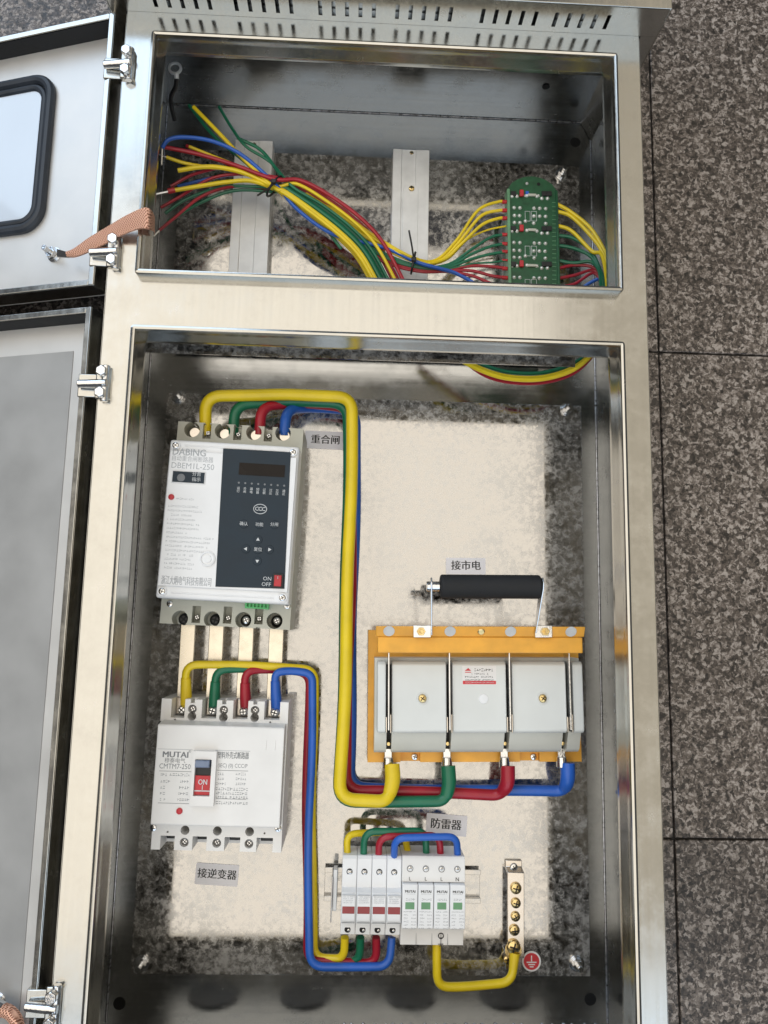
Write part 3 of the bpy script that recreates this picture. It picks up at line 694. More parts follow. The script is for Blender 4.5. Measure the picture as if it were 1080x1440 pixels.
# toggle housing
ta = dpx(271,1056,zc+.006); tb = dpx(300,1134,zc+.006)
hx0, hx1, hy0, hy1 = ta[0]+.0005, tb[0], tb[1], ta[1]
cut = MB(); wx0, wx1 = hx0+.0028, hx1-.0045; wy0_, wy1_ = hy0+.0095, hy1-.008
cut.box(wx0, wx1, wy0_, wy1_, zc+.001, zc+.012)
MB().box(hx0, hx1, hy0, hy1, zc-.0005, zc+.0065).build('toggle_housing', 'mccb_white', D.o, cuts=cut)
MB().box(wx0+.0002, wx1-.0002, wy0_+.0002, wy1_-.0002, zc+.0011, zc+.0016).build('toggle_well', 'black', D.o)
wh = wy1_-wy0_
MB().box(wx0+.0004, wx1-.0004, wy0_+.0006, wy0_+wh*.54, zc+.0017, zc+.0030).build('on_flag', 'red', D.o)
MB().box(wx0+.0004, wx1-.0004, wy0_+wh*.11, wy0_+wh*.14, zc+.0031, zc+.0032).build('on_line', 'ink_white', D.o)
xm = (wx0+wx1)/2; text('ON', xm, wy0_+wh*.36, zc+.0032, .0076, 'ink_white', D.o, fit=.0088, heavy=.05); text('I', xm, wy0_+wh*.21, zc+.0032, .0068, 'ink_white', D.o)
MB().prism([(wy1_-.0085,zc+.0017),(wy1_-.0004,zc+.0017),(wy1_-.0006,zc+.0095),(wy1_-.0060,zc+.0110),(wy1_-.0075,zc+.0100)], 'x', wx0+.0006, wx1-.0016).build('toggle_lever', 'toggle', D.o, bevel=.0008)
zt = zc + .0001
# name plates
def line(px0, py0, px1, mat='ink_grey', h=.0004):
    a = dpx(px0, py0, zc); b2_ = dpx(px1, py0+(px1-px0)*.02, zc); MB().box(a[0], b2_[0], a[1]-h/2, a[1]+h/2, zt, zt+.0001).build('rule', mat, D.o)
line(222,1053,271,'ink_pale'); line(224,1084,269); line(222,1129,266); line(303,1055,352,'ink_pale'); line(303,1083,349); line(304,1123,346)
x, y = dpx(246.5,1061.5,zc); text('MUTAI', x, y, zt, .0082, 'ink_grey', D.o, fit=.0255, heavy=.07)
x, y = dpx(267,1057,zc); text('®', x, y, zt, .0036, 'ink_grey', D.o)
x, y = dpx(246,1070,zc); text('穆泰电气', x, y, zt, .0052, 'ink_grey', D.o, fit=.021)
x, y = dpx(246,1078,zc); text('CMTM7-250', x, y, zt, .0072, 'ink_grey', D.o, fit=.0315)
x, y = dpx(328,1063,zc); text('塑料外壳式断路器', x, y, zt, .0074, 'ink_grey', D.o, fit=.0315, heavy=.04)
x, y = dpx(327,1077,zc); text('(IEC) (0) CCC/P', x, y, zt, .0056, 'ink_grey', D.o, fit=.030)
fp = MB()
for k, yy in enumerate((1089,1098.5,1107,1115.5,1124)):
    a = dpx(226-k*.3,yy,zc); fineprint(fp, a[0], a[0]+(.006,.009,.0045,.004,.004)[k], a[1], zt, .0030, .9)
    e = dpx(265-k*.5,yy+.8,zc); l = (.019,.008,.0085,.009,.0095)[k]; fineprint(fp, e[0]-l, e[0], e[1], zt, .0030, .9)
for k, yy in enumerate((1088,1095,1102)):
    a = dpx(304,yy,zc); fineprint(fp, a[0], a[0]+(.008,.006,.011)[k], a[1], zt, .0026, .8); e = dpx(346,yy+.6,zc); fineprint(fp, e[0]-.0105, e[0], e[1], zt, .0026, .85)
for yy in (1108.5,1114.5,1120,1128):
    a = dpx(303.5,yy,zc); fineprint(fp, a[0], a[0]+.031, a[1]-.0004, zt, .0031, .92)
fp.build('specification_print', 'ink_mid', D.o)['kind'] = 'stuff'
x, y = dpx(252.4,1140.5,zc); MB().lathe([(.0032,0),(.0031,.0012),(.002,.0018),(.0001,.0018)], (x,y,zc), 18).build('trip_button', 'red', D.o)
for px in (374,387): x, y = dpx(px,1048,zc); MB().box(x-.0004,x+.0004,y-.0045,y+.0045,zc-.0002,zc+.0005).build('moulded_mark', 'mccb_white', D.o, bevel=.0002)

# ---- knife switch
D = Dev('knife_switch', 'orange and grey four pole knife switch with black foam handle', 'switch', .1180, -.6930, ZP, 1.0)
def kp(px, py, z): v = D.L(px, py, z); return v.x, v.y
zo = .022
a = kp(518,886,zo); b_ = kp(818,1071,zo); ox0, ox1, oy0, oy1 = a[0], b_[0], b_[1], a[1]
cut = MB()
for px in (577,745):
    x, y = kp(px,1066,zo); cut.box(x-.011,x+.011,oy0-.01,y+.006,zo-.008,zo+.01)
MB().box(ox0, ox1, oy0, oy1, .001, zo).build('base', 'orange', D.o, cuts=cut, bevel=0)
for px in (583,750): x, y = kp(px,1064,zo-.008); screw(D.o, x, y, zo-.008, .0038, 'chrome', 'mounting_screw')
# grey housing: lower ledge and raised front
zg, zl_ = .066, .050
a = kp(527,925,zl_); b_ = kp(818,1060,zl_); gx0, gx1, gy0, gy1 = a[0], b_[0], b_[1], a[1]
zs = .036
blades = [547, 632, 716, 800]
bx = [kp(p, 960, zg)[0] for p in blades]; bxl = [kp(p, 1045, zs+.012)[0] for p in (547,631,713,795)]
cut = MB()
for x in bxl: cut.box(x-.0028, x+.0028, gy0-.01, gy0+.03, zs-.012, zs+.03)
MB().prism([(gy0,zo-.001),(gy1,zo-.001),(gy1,.050),(gy0+.022,.050),(gy0+.004,zs+.006),(gy0,zs)], 'x', gx0, gx1).build('lower_housing', 'greycase2', D.o, cuts=cut, bevel=0)
a = kp(531,930,zg); b_ = kp(821,1031,zg); fx0, fx1, fy0, fy1 = a[0], b_[0], b_[1], a[1]
edges = [fx0] + bx + [fx1+.004]
for i in range(5):
    xa = edges[i] + (.0032 if i else 0); xb = edges[i+1] - (.0032 if i < 4 else 0)
    if i == 4: xa = edges[4]+.0042; xb = fx1+.001
    if xb - xa < .003: xb = xa + .006
    MB().prism([(fy0,.0505),(fy1,.0505),(fy1,zg-.0035),(fy1-.0035,zg),(fy0+.0025,zg),(fy0,zg-.0025)], 'x', xa, xb).build('arc_cover', 'greycase', D.o, bevel=.0014, seg=3)
    if 1 <= i <= 3:
        x, y = kp((594,680,763)[i-1], 982, zg)
        if i == 2:
            MB().lathe([(.0052,0),(.0048,.0008),(.003,.0011),(.0001,.0011)], (x,y-.0005,zg), 20).build('moulded_plug', 'white', D.o)
        else:
            MB().lathe([(.0064,0),(.0062,.0008),(.0052,.0009),(.0051,.0002),(.0001,.0002)], (x,y,zg), 20).build('screw_well', 'greycase', D.o); screw(D.o, x, y, zg+.0003, .0043, 'brass', 'cover_screw')
MB().box(fx0+.002, fx1-.002, fy0+.004, fy1-.004, .0495, .0515).build('slot_floor', 'black', D.o)
# blades and contacts
for i, x in enumerate(bx):
    MB().box(x-.0013, x+.0003, fy0+.004, fy1+.014, .052, zg+.006).build('blade', 'chrome', D.o, bevel=.0003)
    MB().box(x+.0012, x+.0024, fy0+.001, fy0+.020, .052, zg+.0035).build('contact_jaw', 'nickel', D.o, bevel=.0003)
    MB().box(x-.0032, x-.0020, fy0+.001, fy0+.017, .052, zg+.0008).build('contact_jaw', 'nickel', D.o, bevel=.0003)
    xl_ = bxl[i]
    MB().box(xl_-.0024, xl_+.0024, gy0-.004, gy0+.028, zs-.011, zs-.008).build('terminal_strip', 'black', D.o)
    k = MB().lathe([(.0021,0),(.0019,.010),(.0001,.0102)], (xl_,gy0+.009,zs-.008), 12).build('terminal_screw', 'brass', D.o)
    lg = MB().cyl((xl_, gy0-.0175, zs-.0055), (xl_, gy0-.006, zs-.0055), .0058, 16); lg.box(xl_-.0042, xl_+.0042, gy0-.007, gy0+.003, zs-.0078, zs-.0045); lg.build('cable_lug', 'chrome', D.o, bevel=.0006)
# cross bar with handle
cb = bpy.data.objects.new('cross_bar', MB().box(-.1085,.1085,-.0165,0,-.009,0).mesh('cross_bar')); C.objects.link(cb); cb.data.materials.append(M['orange'])
cb.parent = D.o; x, y = kp(676, 896, .086); cb.location = (x, y, .086)
bm_ = cb.modifiers.new('bevel','BEVEL'); bm_.width = .0012; bm_.segments = 2
MB().prism([(0,0),(0,-.012),(.0105,-.006),(.0108,.006)], 'x', -.1105, .1105).build('cross_bar_ledge', 'orange', D.o, bevel=.0008, loc=(x, y+.0004, .0855))
cbx, cby = x, y
for px in (547,633,718,803):
    xx, yy = kp(px, 890, .089); MB().lathe([(.006,0),(.0058,.0004),(.0001,.0004)], (0,0,0), 18).build('bar_cap', 'ink_white', D.o, loc=(xx, cby+.0060, .0891), rot=(.507,0,0)) if px in (547,633,718,803) else None
xx, yy = kp(677,890,.09); MB().lathe([(.0038,0),(.003,.0006),(.0001,.0006)], (0,0,0), 14).build('centre_rivet', 'brass', D.o, loc=(xx, cby+.0055, .0889), rot=(.507,0,0))
zh = .112
hl = kp(619,825,zh); hr = kp(760,825,zh); lt = kp(603,822,zh); rt = kp(756,822,zh)
yh = (hl[1]+hr[1])/2
for (fpx, tipx, sgn) in ((606,605,-1),(752,761,1)):
    fx, fy = kp(fpx, 888, .091); tx, ty = kp(tipx, 822, zh)
    br = MB()
    # upright strap from the bar to the handle end, thin in x
    for_pts = [(fy-.004,.0905),(fy+.005,.0905),(ty+.006,zh-.004),(ty+.007,zh+.004),(ty+.002,zh+.008),(ty-.005,zh+.006)]
    vs = [(fx, u, v) for u, v in for_pts[:2]] + [(tx, u, v) for u, v in for_pts[2:]]
    vs2 = [(a_+.0016, u, v) for a_, u, v in vs]
    br.add(vs+vs2, [tuple(range(5,-1,-1)), tuple(range(6,12))] + [(i,(i+1)%6,6+(i+1)%6,6+i) for i in range(6)])
    br.build('handle_bracket', 'chrome', D.o, bevel=.0004)
    MB().box(min(fx,fx+sgn*.0185), max(fx,fx+sgn*.0185), fy-.0062, fy+.0062, .0903, .0919).build('bracket_foot', 'chrome', D.o, bevel=.0004)
    sx_ = fx + sgn*.0105
    k = MB().cyl((sx_,fy,.0919),(sx_,fy,.0955),.0046,6); k.cyl((sx_,fy,.0955),(sx_,fy,.1035),.0021,12); k.build('bracket_bolt', 'brass', D.o, bevel=.0003)
k = MB(); k.cyl((hl[0],yh,zh),(hr[0]-.0004,yh,zh),.0123,32); k.build('handle_grip', 'foam', D.o, bevel=.0022, seg=3)
MB().cyl((lt[0]-.0025,yh,zh),(hl[0]-.0004,yh,zh),.0052,18).build('handle_rod', 'chrome', D.o, bevel=.0006)
# maker's sticker
a = kp(650,936,zg); b_ = kp(698,963,zg); MB().box(a[0],b_[0],b_[1],a[1],zg,zg+.0002).build('maker_sticker', 'paper', D.o)
MB().box(a[0]+.0004,b_[0]-.0004,b_[1]+.0006,b_[1]+.0042,zg+.0002,zg+.0003).build('red_band', 'ink_red', D.o)
text('HDK', a[0]+.005, a[1]-.0035, zg+.0003, .0048, 'ink_red', D.o, bold=.03) if False else None
k = MB(); k.prism([(a[0]+.0025,a[1]-.0055),(a[0]+.0065,a[1]-.0025),(a[0]+.0095,a[1]-.0055)], 'z', zg+.0002, zg+.0003); k.box(a[0]+.0028,a[0]+.0095,a[1]-.0074,a[1]-.0066,zg+.0002,zg+.0003); k.build('sticker_emblem', 'ink_red', D.o)
fp = MB(); fineprint(fp, a[0]+.013, b_[0]-.003, a[1]-.0045, zg+.0002, .0030, .95); fineprint(fp, a[0]+.010, b_[0]-.010, a[1]-.0085, zg+.0002, .0020, .7)
fineprint(fp, a[0]+.003, b_[0]-.004, a[1]-.0118, zg+.0002, .0020, .8); fineprint(fp, a[0]+.003, b_[0]-.004, a[1]-.0150, zg+.0002, .0020, .8); fp.build('sticker_print', 'ink', D.o)['kind'] = 'stuff'
fp = MB(); fineprint(fp, a[0]+.003, b_[0]-.003, b_[1]+.0024, zg+.0003, .0016, .9); fp.build('sticker_band_print', 'ink_white', D.o)['kind'] = 'stuff'
KN = D

# ---- DIN rail, fuses, surge protector
D = Dev('din_rail', 'short galvanized hat profile rail carrying fuse holders and surge protector', 'rail', .0420, -.9010, ZP, -.4)
rl, rr = D.L(456,1247,.008).x, D.L(676,1250,.008).x
MB().prism([(-.0175,.0065),(-.0135,.0065),(-.0135,.0),(.0135,.0),(.0135,.0065),(.0175,.0065),(.0175,.0078),(.0122,.0078),(.0122,.0013),(-.0122,.0013),(-.0122,.0078),(-.0175,.0078)], 'x', rl, rr).build('rail', 'brass' if False else 'galv', D.o, bevel=.0003)
MB().prism([(-.020,.008),(.020,.008),(.022,.030),(-.020,.030)], 'x', D.L(468,1250,.03).x, D.L(474,1250,.03).x).build('end_stop', 'rail_white', D.o, bevel=.0008)
x = D.L(470,1250,.03).x; MB().box(x-.003,x-.0018,-.030,.016,.012,.034).build('end_clip', 'chrome', D.o, bevel=.0005)
fz, fpitch = .058, .0158
for k in range(4):
    pc = ('yellow','green','red','blue')[k]
    lab = ('pale fuse holder fed by yellow wires, next to the rail end clip', 'pale fuse holder with green wires, second from the rail end clip', 'pale fuse holder with red wires, third from the rail end clip', 'pale fuse holder with blue wires, touching the surge protector')[k]
    q = at(490.5+k*21.3, 1262+k*.6, ZP+fz); fo = Dev('fuse_holder', lab, 'fuse holder', q.x, q.y, ZP, -.4, 'fuse holders on the rail')
    yt = fo.L(490,1208,fz).y; yb = fo.L(486,1316,fz*.8).y; w2 = fpitch/2-.0002
    t1 = fo.L(490,1252,fz).y; t2 = fo.L(488,1300,fz).y
    MB().prism([(yb,.009),(yt,.009),(yt,fz-.014),(yt-.003,fz-.0115),(t1,fz-.0095),(t1-.003,fz-.002),(t2+.001,fz-.002),(t2-.003,fz-.013),(yb,fz-.015)], 'x', -w2, w2).build('body', 'white', fo.o, bevel=.0007)
    MB().prism([(t2+.002,fz-.0021),(t1-.0035,fz-.0021),(t1-.0045,fz+.001),(t1-.014,fz+.0015),(t2+.006,fz+.0015),(t2+.0025,fz)], 'x', -w2+.0009, w2-.0009).build('fuse_carrier', 'white', fo.o, bevel=.0006)
    ym = fo.L(490,1279,fz).y; MB().box(-w2+.0014,w2-.0014,ym-.0035,ym+.0035,fz+.0008,fz+.0020).build('window', 'fuse_red', fo.o, bevel=.0004)
    MB().box(-w2+.0010,w2-.0010,ym-.0125,ym-.0119,fz+.0014,fz+.0017).build('carrier_groove', 'ink_grey', fo.o)
    MB().box(-w2+.0010,w2-.0010,ym+.0142,ym+.0147,fz+.0013,fz+.0016).build('carrier_groove', 'ink_pale', fo.o)
    ys = fo.L(490,1226,fz-.01).y; MB().lathe([(.0032,0),(.0032,.0004),(.0024,.0004),(.0023,.0001),(.0001,.0001)], (0,ys,fz-.0108), 18).build('screw_port', 'dark', fo.o); screw(fo.o, .0004, ys-.0008, fz-.0109, .0021, 'chrome', 'port_screw', h=.0012)
    yq = fo.L(486,1307,fz-.014).y; MB().lathe([(.0032,0),(.0032,.0004),(.0001,.0004)], (-.0002,yq,fz-.0142), 18).build('screw_port', 'dark', fo.o); screw(fo.o, .0009, yq-.0006, fz-.0141, .0015, 'chrome', 'port_screw', h=.0009)
    fp = MB()
    for i in range(4): fineprint(fp, -w2+.0022, w2-(.002,.0035,.003,.0025)[i], ym+.0130-i*.0019, fz+.0016, .0012, .8)
    fp.build('carrier_print', 'ink_pale', fo.o)['kind'] = 'stuff'
D = Dev('surge_protector', 'four module surge protector with green indicator windows on the rail', 'surge protector', .0708, -.9006, ZP, -.3)
sz = .058; a = D.L(566.5,1207,sz); b_ = D.L(654,1331,sz-.012); sx0, sx1, sy0, sy1 = a.x, D.L(655,1260,sz).x, b_.y, a.y
ya = D.L(600,1243,sz).y; yb = D.L(600,1307,sz).y
MB().prism([(sy0,.009),(sy1,.009),(sy1,sz-.010),(sy1-.003,sz-.0075),(ya+.0005,sz-.0055),(ya,sz-.0055),(ya,sz-.012),(yb,sz-.012),(yb-.0008,sz-.0125),(sy0,sz-.0145)], 'x', sx0, sx1).build('base', 'mccb_white', D.o, bevel=.0008)
pw = (sx1-sx0)/4
for k in range(4):
    xa = sx0 + k*pw; xm = xa+pw/2
    MB().box(xa+.0003, xa+pw-.0003, yb+.0003, ya-.0006, sz-.0122, sz).build('cartridge', 'white', D.o, bevel=.0008)
    yw = D.L(600+k*10,1274,sz).y; MB().box(xm-.0047,xm+.0047,yw-.0034,yw+.0034,sz-.0002,sz+.0004).build('indicator', 'green_ind', D.o, bevel=.0003)
    text('MUTAI', xm, D.L(600,1254,sz).y, sz+.0001, .0036, 'ink', D.o, fit=.0105, heavy=.08)
    fp = MB(); fineprint(fp, xa+.003, xa+pw-.003, yw+.0115, sz, .0009, .8); fineprint(fp, xa+.004, xa+pw-.004, yw+.0062, sz, .0021, .9)
    for i in range(5): fineprint(fp, xa+.0022, xa+.0062, yw-.0090-i*.0032, sz, .0016, .8); fineprint(fp, xa+pw-.0066, xa+pw-.0022, yw-.0090-i*.0032, sz, .0016, .85)
    fineprint(fp, xa+.002, xa+pw-.002, yw-.0058, sz, .0014, .9)
    fp.build('cartridge_print', 'ink_mid', D.o)['kind'] = 'stuff'
    ys = D.L(600,1222,sz-.006).y; zz = sz-.0066
    ci = [(xm+.0030*math.cos(i*.35), ys+.0030*math.sin(i*.35), zz+.0003) for i in range(18)]; MB().tube(ci, .00035, 6, close=True).build('port_ring', 'ink_grey', D.o)
    screw(D.o, xm, ys, zz-.0006, .0022, 'chrome', 'port_screw', h=.0008)
    yy = D.L(600,1236,sz-.006).y; text('N' if k == 3 else 'L', xm, yy, sz-.0054, .0052, 'ink', D.o, bold=.015 if k == 3 else 0)
    if k: MB().box(xa-.00015, xa+.00015, sy0-.0001, sy1-.005, .012, sz-.0133).build('module_seam', 'ink_grey', D.o)
x, y = D.L(620,1316,sz-.013).x, D.L(620,1316,sz-.013).y
ci = [(x+.0026*math.cos(i*.35), y+.0026*math.sin(i*.35), sz-.0128) for i in range(18)]; k = MB().tube(ci, .0005, 6, close=True); k.box(x-.0002,x+.0002,y-.010,y+.002,sz-.0131,sz-.0127); k.box(x-.0026,x+.0026,y-.0085,y-.0079,sz-.0132,sz-.0128); k.box(x-.0016,x+.0016,y-.0102,y-.0097,sz-.0134,sz-.0129); k.build('earth_mark', 'ink', D.o)

# ---- earth bar
D = Dev('earth_bar', 'nickel plated earth terminal bar with yellow zinc screws', 'terminal bar', .1640, -.9210, ZP, -.3)
gx = D.L(725,1285,.014).x; gw = .0092; yt = D.L(723,1231,.014).y; yb = D.L(723,1342,.014).y
zft = .004
prof = [(D.L(723,1210,zft).y, zft-.003),(D.L(723,1210,zft).y, zft),(yt+.006,zft),(yt+.0035,.016),(yb-.003,.016),(yb-.006,zft),(yb-.020,zft),(yb-.020,zft-.003),(yb-.0035,zft-.003),(yb-.001,.0125),(yt+.001,.0125),(yt+.0035,zft-.003)]
MB().prism(prof, 'x', gx-gw, gx+gw).build('bar', 'nickel', D.o, bevel=.0006)
q = D.L(723,1220,.005); screw(D.o, gx, q.y, zft, .0045, 'chrome', 'foot_screw')
for px, py, r in ((726,1250,.0062),(726,1271,.0054),(725.5,1290,.0052),(724,1309,.0058),(722.5,1332,.0076)):
    q = D.L(px,py,.019); screw(D.o, q.x, q.y, .0161, r, 'brass', 'terminal_screw', h=r*.75)
q = D.L(714,1350,.006); screw(D.o, q.x, q.y, zft, .0050, 'brass', 'foot_screw')
q = D.L(722,1337,.017); MB().lathe([(.0092,0),(.0092,.0014),(.0001,.0015)], (q.x,q.y,.0155), 20).build('ring_lug', 'brass', D.o)

# ================================================================== STICKERS ON THE PLATE
def label(name, s, px, py, wd, ht, rdeg, lab, size, tx=0.0, ty=0.0):
    q = at(px, py, ZP+.0006)
    o = thing(name, lab, 'label', (q.x, q.y, ZP), math.radians(rdeg))
    MB().prism(rrect(-wd/2, wd/2, -ht/2, ht/2, .0012, 4), 'z', .0001, .0006).build('tape', 'sticker', o)
    text(s, tx, ty, .0007, size, 'ink', o, heavy=.045); return o
label('tape_label', '重合闸', 458, 619, .050, .0215, -1, 'grey tape label reading 重合闸 beside the recloser', .0118, -.0005)
label('tape_label', '接市电', 655, 796, .047, .0195, 1, 'grey tape label reading 接市电 above the black handle', .0118)
label('tape_label', '接逆变器', 305, 1230, .047, .0225, -3, 'grey tape label reading 接逆变器 below the breaker', .0108)
label('tape_label', '防雷器', 628, 1160, .046, .0225, -3.5, 'grey tape label reading 防雷器 above the surge protector', .0118, -.001, 0)
q = at(747.5, 1352, ZP+.0006); o = thing('earth_sticker', 'round red earth symbol sticker beside the terminal bar', 'sticker', (q.x, q.y, ZP))
MB().lathe([(.0105,.0001),(.0105,.0005),(.0001,.0005)], n=32).build('disc', 'paper', o); MB().lathe([(.0087,.0005),(.0087,.0006),(.0001,.0006)], n=32).build('red_field', 'ink_red', o)
k = MB(); k.box(-.0006,.0006,0,.006,.0006,.0007)
for i, hw in enumerate((.0055,.0038,.0022)): k.box(-hw,hw,-.0003-i*.0023-.0012,-.0003-i*.0023,.0006,.0007)
k.build('earth_symbol', 'paper', o)

# ================================================================== CABLES
def cable(name, mat, lab, pts, r, rad=.03, group=None, sleeve=None, smooth=False, cat='cable', n=14):
    """pts: photo pixel + height above the floor for each bend; sleeve: (end, length, radius, material)"""
    P3 = [at(*p) for p in pts]; path = spline(P3, 8) if smooth else fillet(P3, rad)
    # long straight runs are never quite straight: subdivide and let them wander a little
    fine = [path[0]]; ph = random.uniform(0, 6)
    for a, b_ in zip(path, path[1:]):
        k = max(1, int((b_-a).length/.012))
        for i in range(1, k+1): fine.append(a.lerp(b_, i/k))
    s_ = 0; out = []
    for i, p in enumerate(fine):
        if i: s_ += (p-fine[i-1]).length
        e = min(1, i/6, (len(fine)-1-i)/6); out.append(p + Vector((math.sin(s_*26+ph), math.cos(s_*21+ph*2), 0))*.0011*e)
    base = P3[0]
    o = thing(name, lab, cat, tuple(base), 0, group)
    W(MB().tube(out, r, n), 'insulation', mat, o)
    for (end, ln, rr, mm) in sleeve or []:
        q = out if end == 'start' else out[::-1]; acc = 0; sub = [q[0]]
        for a, b_ in zip(q, q[1:]):
            acc += (b_-a).length; sub.append(b_)
            if acc > ln: break
        m = len(sub); W(MB().tube(sub, [rr*(1 - .16*(i/(m-1))**3) for i in range(m)], 16), 'sleeve', mm, o)
    return o
R1 = .0061; h1 = ZP+.050; h2 = ZP+.012
GA = 'main cables from recloser to knife switch'
kz = ZP+.030
cable('power_cable', 'yellow', 'thick yellow cable from recloser looping down to the knife switch', [(289,612,h1),(288,557,h1+.012),(400,553,ZP+.054),(496,559,ZP+.054),(489,850,ZP+.050),(478,1124,ZP+.046),(546,1126,ZP+.046),(553,1098,kz+.006),(551,1075,kz+.002)], .0068, .018, GA, [('end', .030, .0084, 'yellow_sl')])
cable('power_cable', 'greenw', 'thick green cable tucked behind the yellow one to the knife switch', [(328,612,h1),(330,568,h1+.004),(400,564,ZP+.040),(490,569,ZP+.040),(486,850,ZP+.037),(476,1126,ZP+.034),(625,1127,ZP+.034),(631,1100,kz+.004),(630,1077,kz+.002)], R1, .020, GA, [('end', .030, .0080, 'greenw')])
cable('power_cable', 'redw', 'thick red cable behind the loom to the third switch pole', [(365,612,h1),(367,572,h1),(430,567,ZP+.026),(494,573,ZP+.024),(493,850,ZP+.024),(484,1112,ZP+.020),(704,1118,ZP+.022),(714,1100,kz+.004),(714,1077,kz+.002)], R1, .020, GA, [('end', .030, .0080, 'redw')])
cable('power_cable', 'bluew', 'thick blue cable at the outer edge of the loom to the last switch pole', [(400,614,h1),(402,574,h1-.004),(440,572,ZP+.012),(502,578,ZP+.010),(496,850,ZP+.008),(491,1107,ZP+.008),(792,1114,ZP+.018),(799,1098,kz+.004),(798,1073,kz+.002)], R1, .020, GA, [('end', .030, .0080, 'bluew')])
GB = 'cables from breaker to fuse holders'; r2 = .0043; mz = ZP+.040
cable('feeder_cable', 'yellow', 'yellow cable arching over the loom from breaker to first fuse', [(262,1000,mz),(261,936,mz+.012),(350,936,ZP+.040),(442,940,ZP+.036),(440,1150,ZP+.016),(440,1346,ZP+.014),(484,1347,ZP+.022),(485,1318,ZP+.026)], r2, .014, GB, [('start', .030, .0062, 'yellow_sl')])
cable('feeder_cable', 'greenw', 'green cable from breaker second pole to second fuse', [(301,1000,mz),(304,940,mz+.006),(380,941,ZP+.034),(437,944,ZP+.030),(437,1150,ZP+.014),(436,1352,ZP+.014),(506,1355,ZP+.020),(507,1318,ZP+.026)], r2, .014, GB, [('start', .030, .0062, 'greenw')])
cable('feeder_cable', 'redw', 'red cable from breaker third pole to third fuse', [(346,1000,mz),(344,942,mz+.004),(390,942,ZP+.032),(434,948,ZP+.030),(431,1150,ZP+.018),(431,1352,ZP+.018),(530,1356,ZP+.022),(529,1318,ZP+.026)], r2, .014, GB, [('start', .030, .0062, 'redw')])
cable('feeder_cable', 'bluew', 'blue cable in front of the loom from breaker to last fuse', [(389,1000,mz),(387,944,mz+.006),(415,942,ZP+.042),(440,946,ZP+.040),(435,1150,ZP+.030),(434,1358,ZP+.028),(548,1359,ZP+.028),(551,1318,ZP+.026)], r2, .016, GB, [('start', .030, .0060, 'bluew')])
GC = 'jumper wires from fuses to surge protector'; r3 = .0037; jz = ZP+.036
for nm, mt, lab, px0, px1, ytop, zz in (('yellow','yellow','yellow jumper wire looping from first fuse to surge protector',489,576,1168,.030),('green','greenw','green jumper wire looping from second fuse to surge protector',511,600,1167,.044),
                                    ('red','redw','red jumper wire looping from third fuse to surge protector',532,620,1173,.046),('blue','bluew','blue jumper wire looping in front from last fuse to surge protector',554,644,1177,.058)):
    cable('jumper_wire', mt, lab, [(px0,1214,jz),(px0+1-(2 if nm=='yellow' else 0),ytop+3,ZP+zz),(px1-2 if nm!='yellow' else px1-8,ytop,ZP+zz*(.9 if nm!='yellow' else .5)),(px1,1214,jz)], r3, .012, GC)
cable('earth_wire', 'yellow', 'yellow earth wire from surge protector under to the terminal bar', [(614,1322,ZP+.030),(615,1387,ZP+.030),(650,1388,ZP+.026),(719,1383,ZP+.022),(724,1340,ZP+.0175)], .0046, .020, None, [('end', .014, .0056, 'yellow_sl')])

# ================================================================== UPPER COMPARTMENT
def channel(px0, px1, py0, y1, lab, zt_):
    a = at(px0, py0, zt_); b_ = at(px1, py0, zt_); xm = (a.x+b_.x)/2; wd = (b_.x-a.x)/2
    o = thing('mounting_channel', lab, 'channel', (xm, a.y, ZP), 0, 'pale channels in the upper compartment')
    h = zt_ - ZP; y0 = 0; ye = y1 - a.y
    MB().prism([(-wd,.0),(-wd,h),(-wd*.52,h),(-wd*.46,h-.004),(wd*.20,h-.004),(wd*.26,h),(wd,h),(wd,.0),(wd-.0015,0),(wd-.0015,h-.0015),(-wd+.0015,h-.0015),(-wd+.0015,0)], 'y', ye, y0).build('strip', 'rail_white', o, bevel=.0005)
    return o, xm, a.y, h
c1, xm, ya, h = channel(331, 384, 196, -.283, 'pale steel channel under the wire bundle, nearest the doors', ZP+.020)
screw(c1, 0, -.0045, h-.004, .0042, 'brass', 'screw'); MB().lathe([(.0022,0),(.0022,.0004),(.0001,.0004)], (-.0005,-.128,h-.0039), 12).build('screw_hole', 'dark', c1)
c2, xm, ya, h = channel(553, 604, 209, -.283, 'pale steel channel in the middle with an inner strip', ZP+.020)
screw(c2, .0005, -.0035, h-.004, .0042, 'brass', 'screw'); MB().box(-.0035,.0035,-.024,-.016,h-.0039,h-.0034).build('slot', 'dark', c2, bevel=.0003)
MB().prism(rrect(-.0095,.0095,-.20,-.048,.006), 'z', h-.0038, h+.0005).build('inner_strip', 'rail_white', c2, bevel=.0004); screw(c2, .001, -.053, h+.0005, .0036, 'brass', 'screw')
# circuit board in rail carrier
q = at(749, 330, .10); D = Dev('circuit_board', 'green circuit board with rows of solder joints in rail carrier', 'circuit board', q.x, q.y, ZP, .8)
zb_ = .047
bl, br_ = D.L(714,330,zb_).x, D.L(785,330,zb_).x; btop = D.L(750,248,zb_).y; bside = D.L(750,268,zb_).y; bbot = -.285 - D.c.y
pts = [(bl,bbot),(br_,bbot),(br_,bside)]
for k in range(1, 10):
    t_ = k/10; pts.append((br_+(bl-br_)*t_, bside+(btop-bside)*math.sin(math.pi*t_)**.6))
pts.append((bl,bside))
MB().prism(pts, 'z', zb_-.0016, zb_).build('board', 'pcb', D.o)
MB().box(bl-.0005, bl+.0030, bbot, bside, zb_-.012, zb_+.003).build('carrier_edge', 'pcb_edge', D.o, bevel=.0006); MB().box(br_-.0022, br_+.0005, bbot, bside, zb_-.012, zb_+.002).build('carrier_edge', 'pcb', D.o, bevel=.0006)
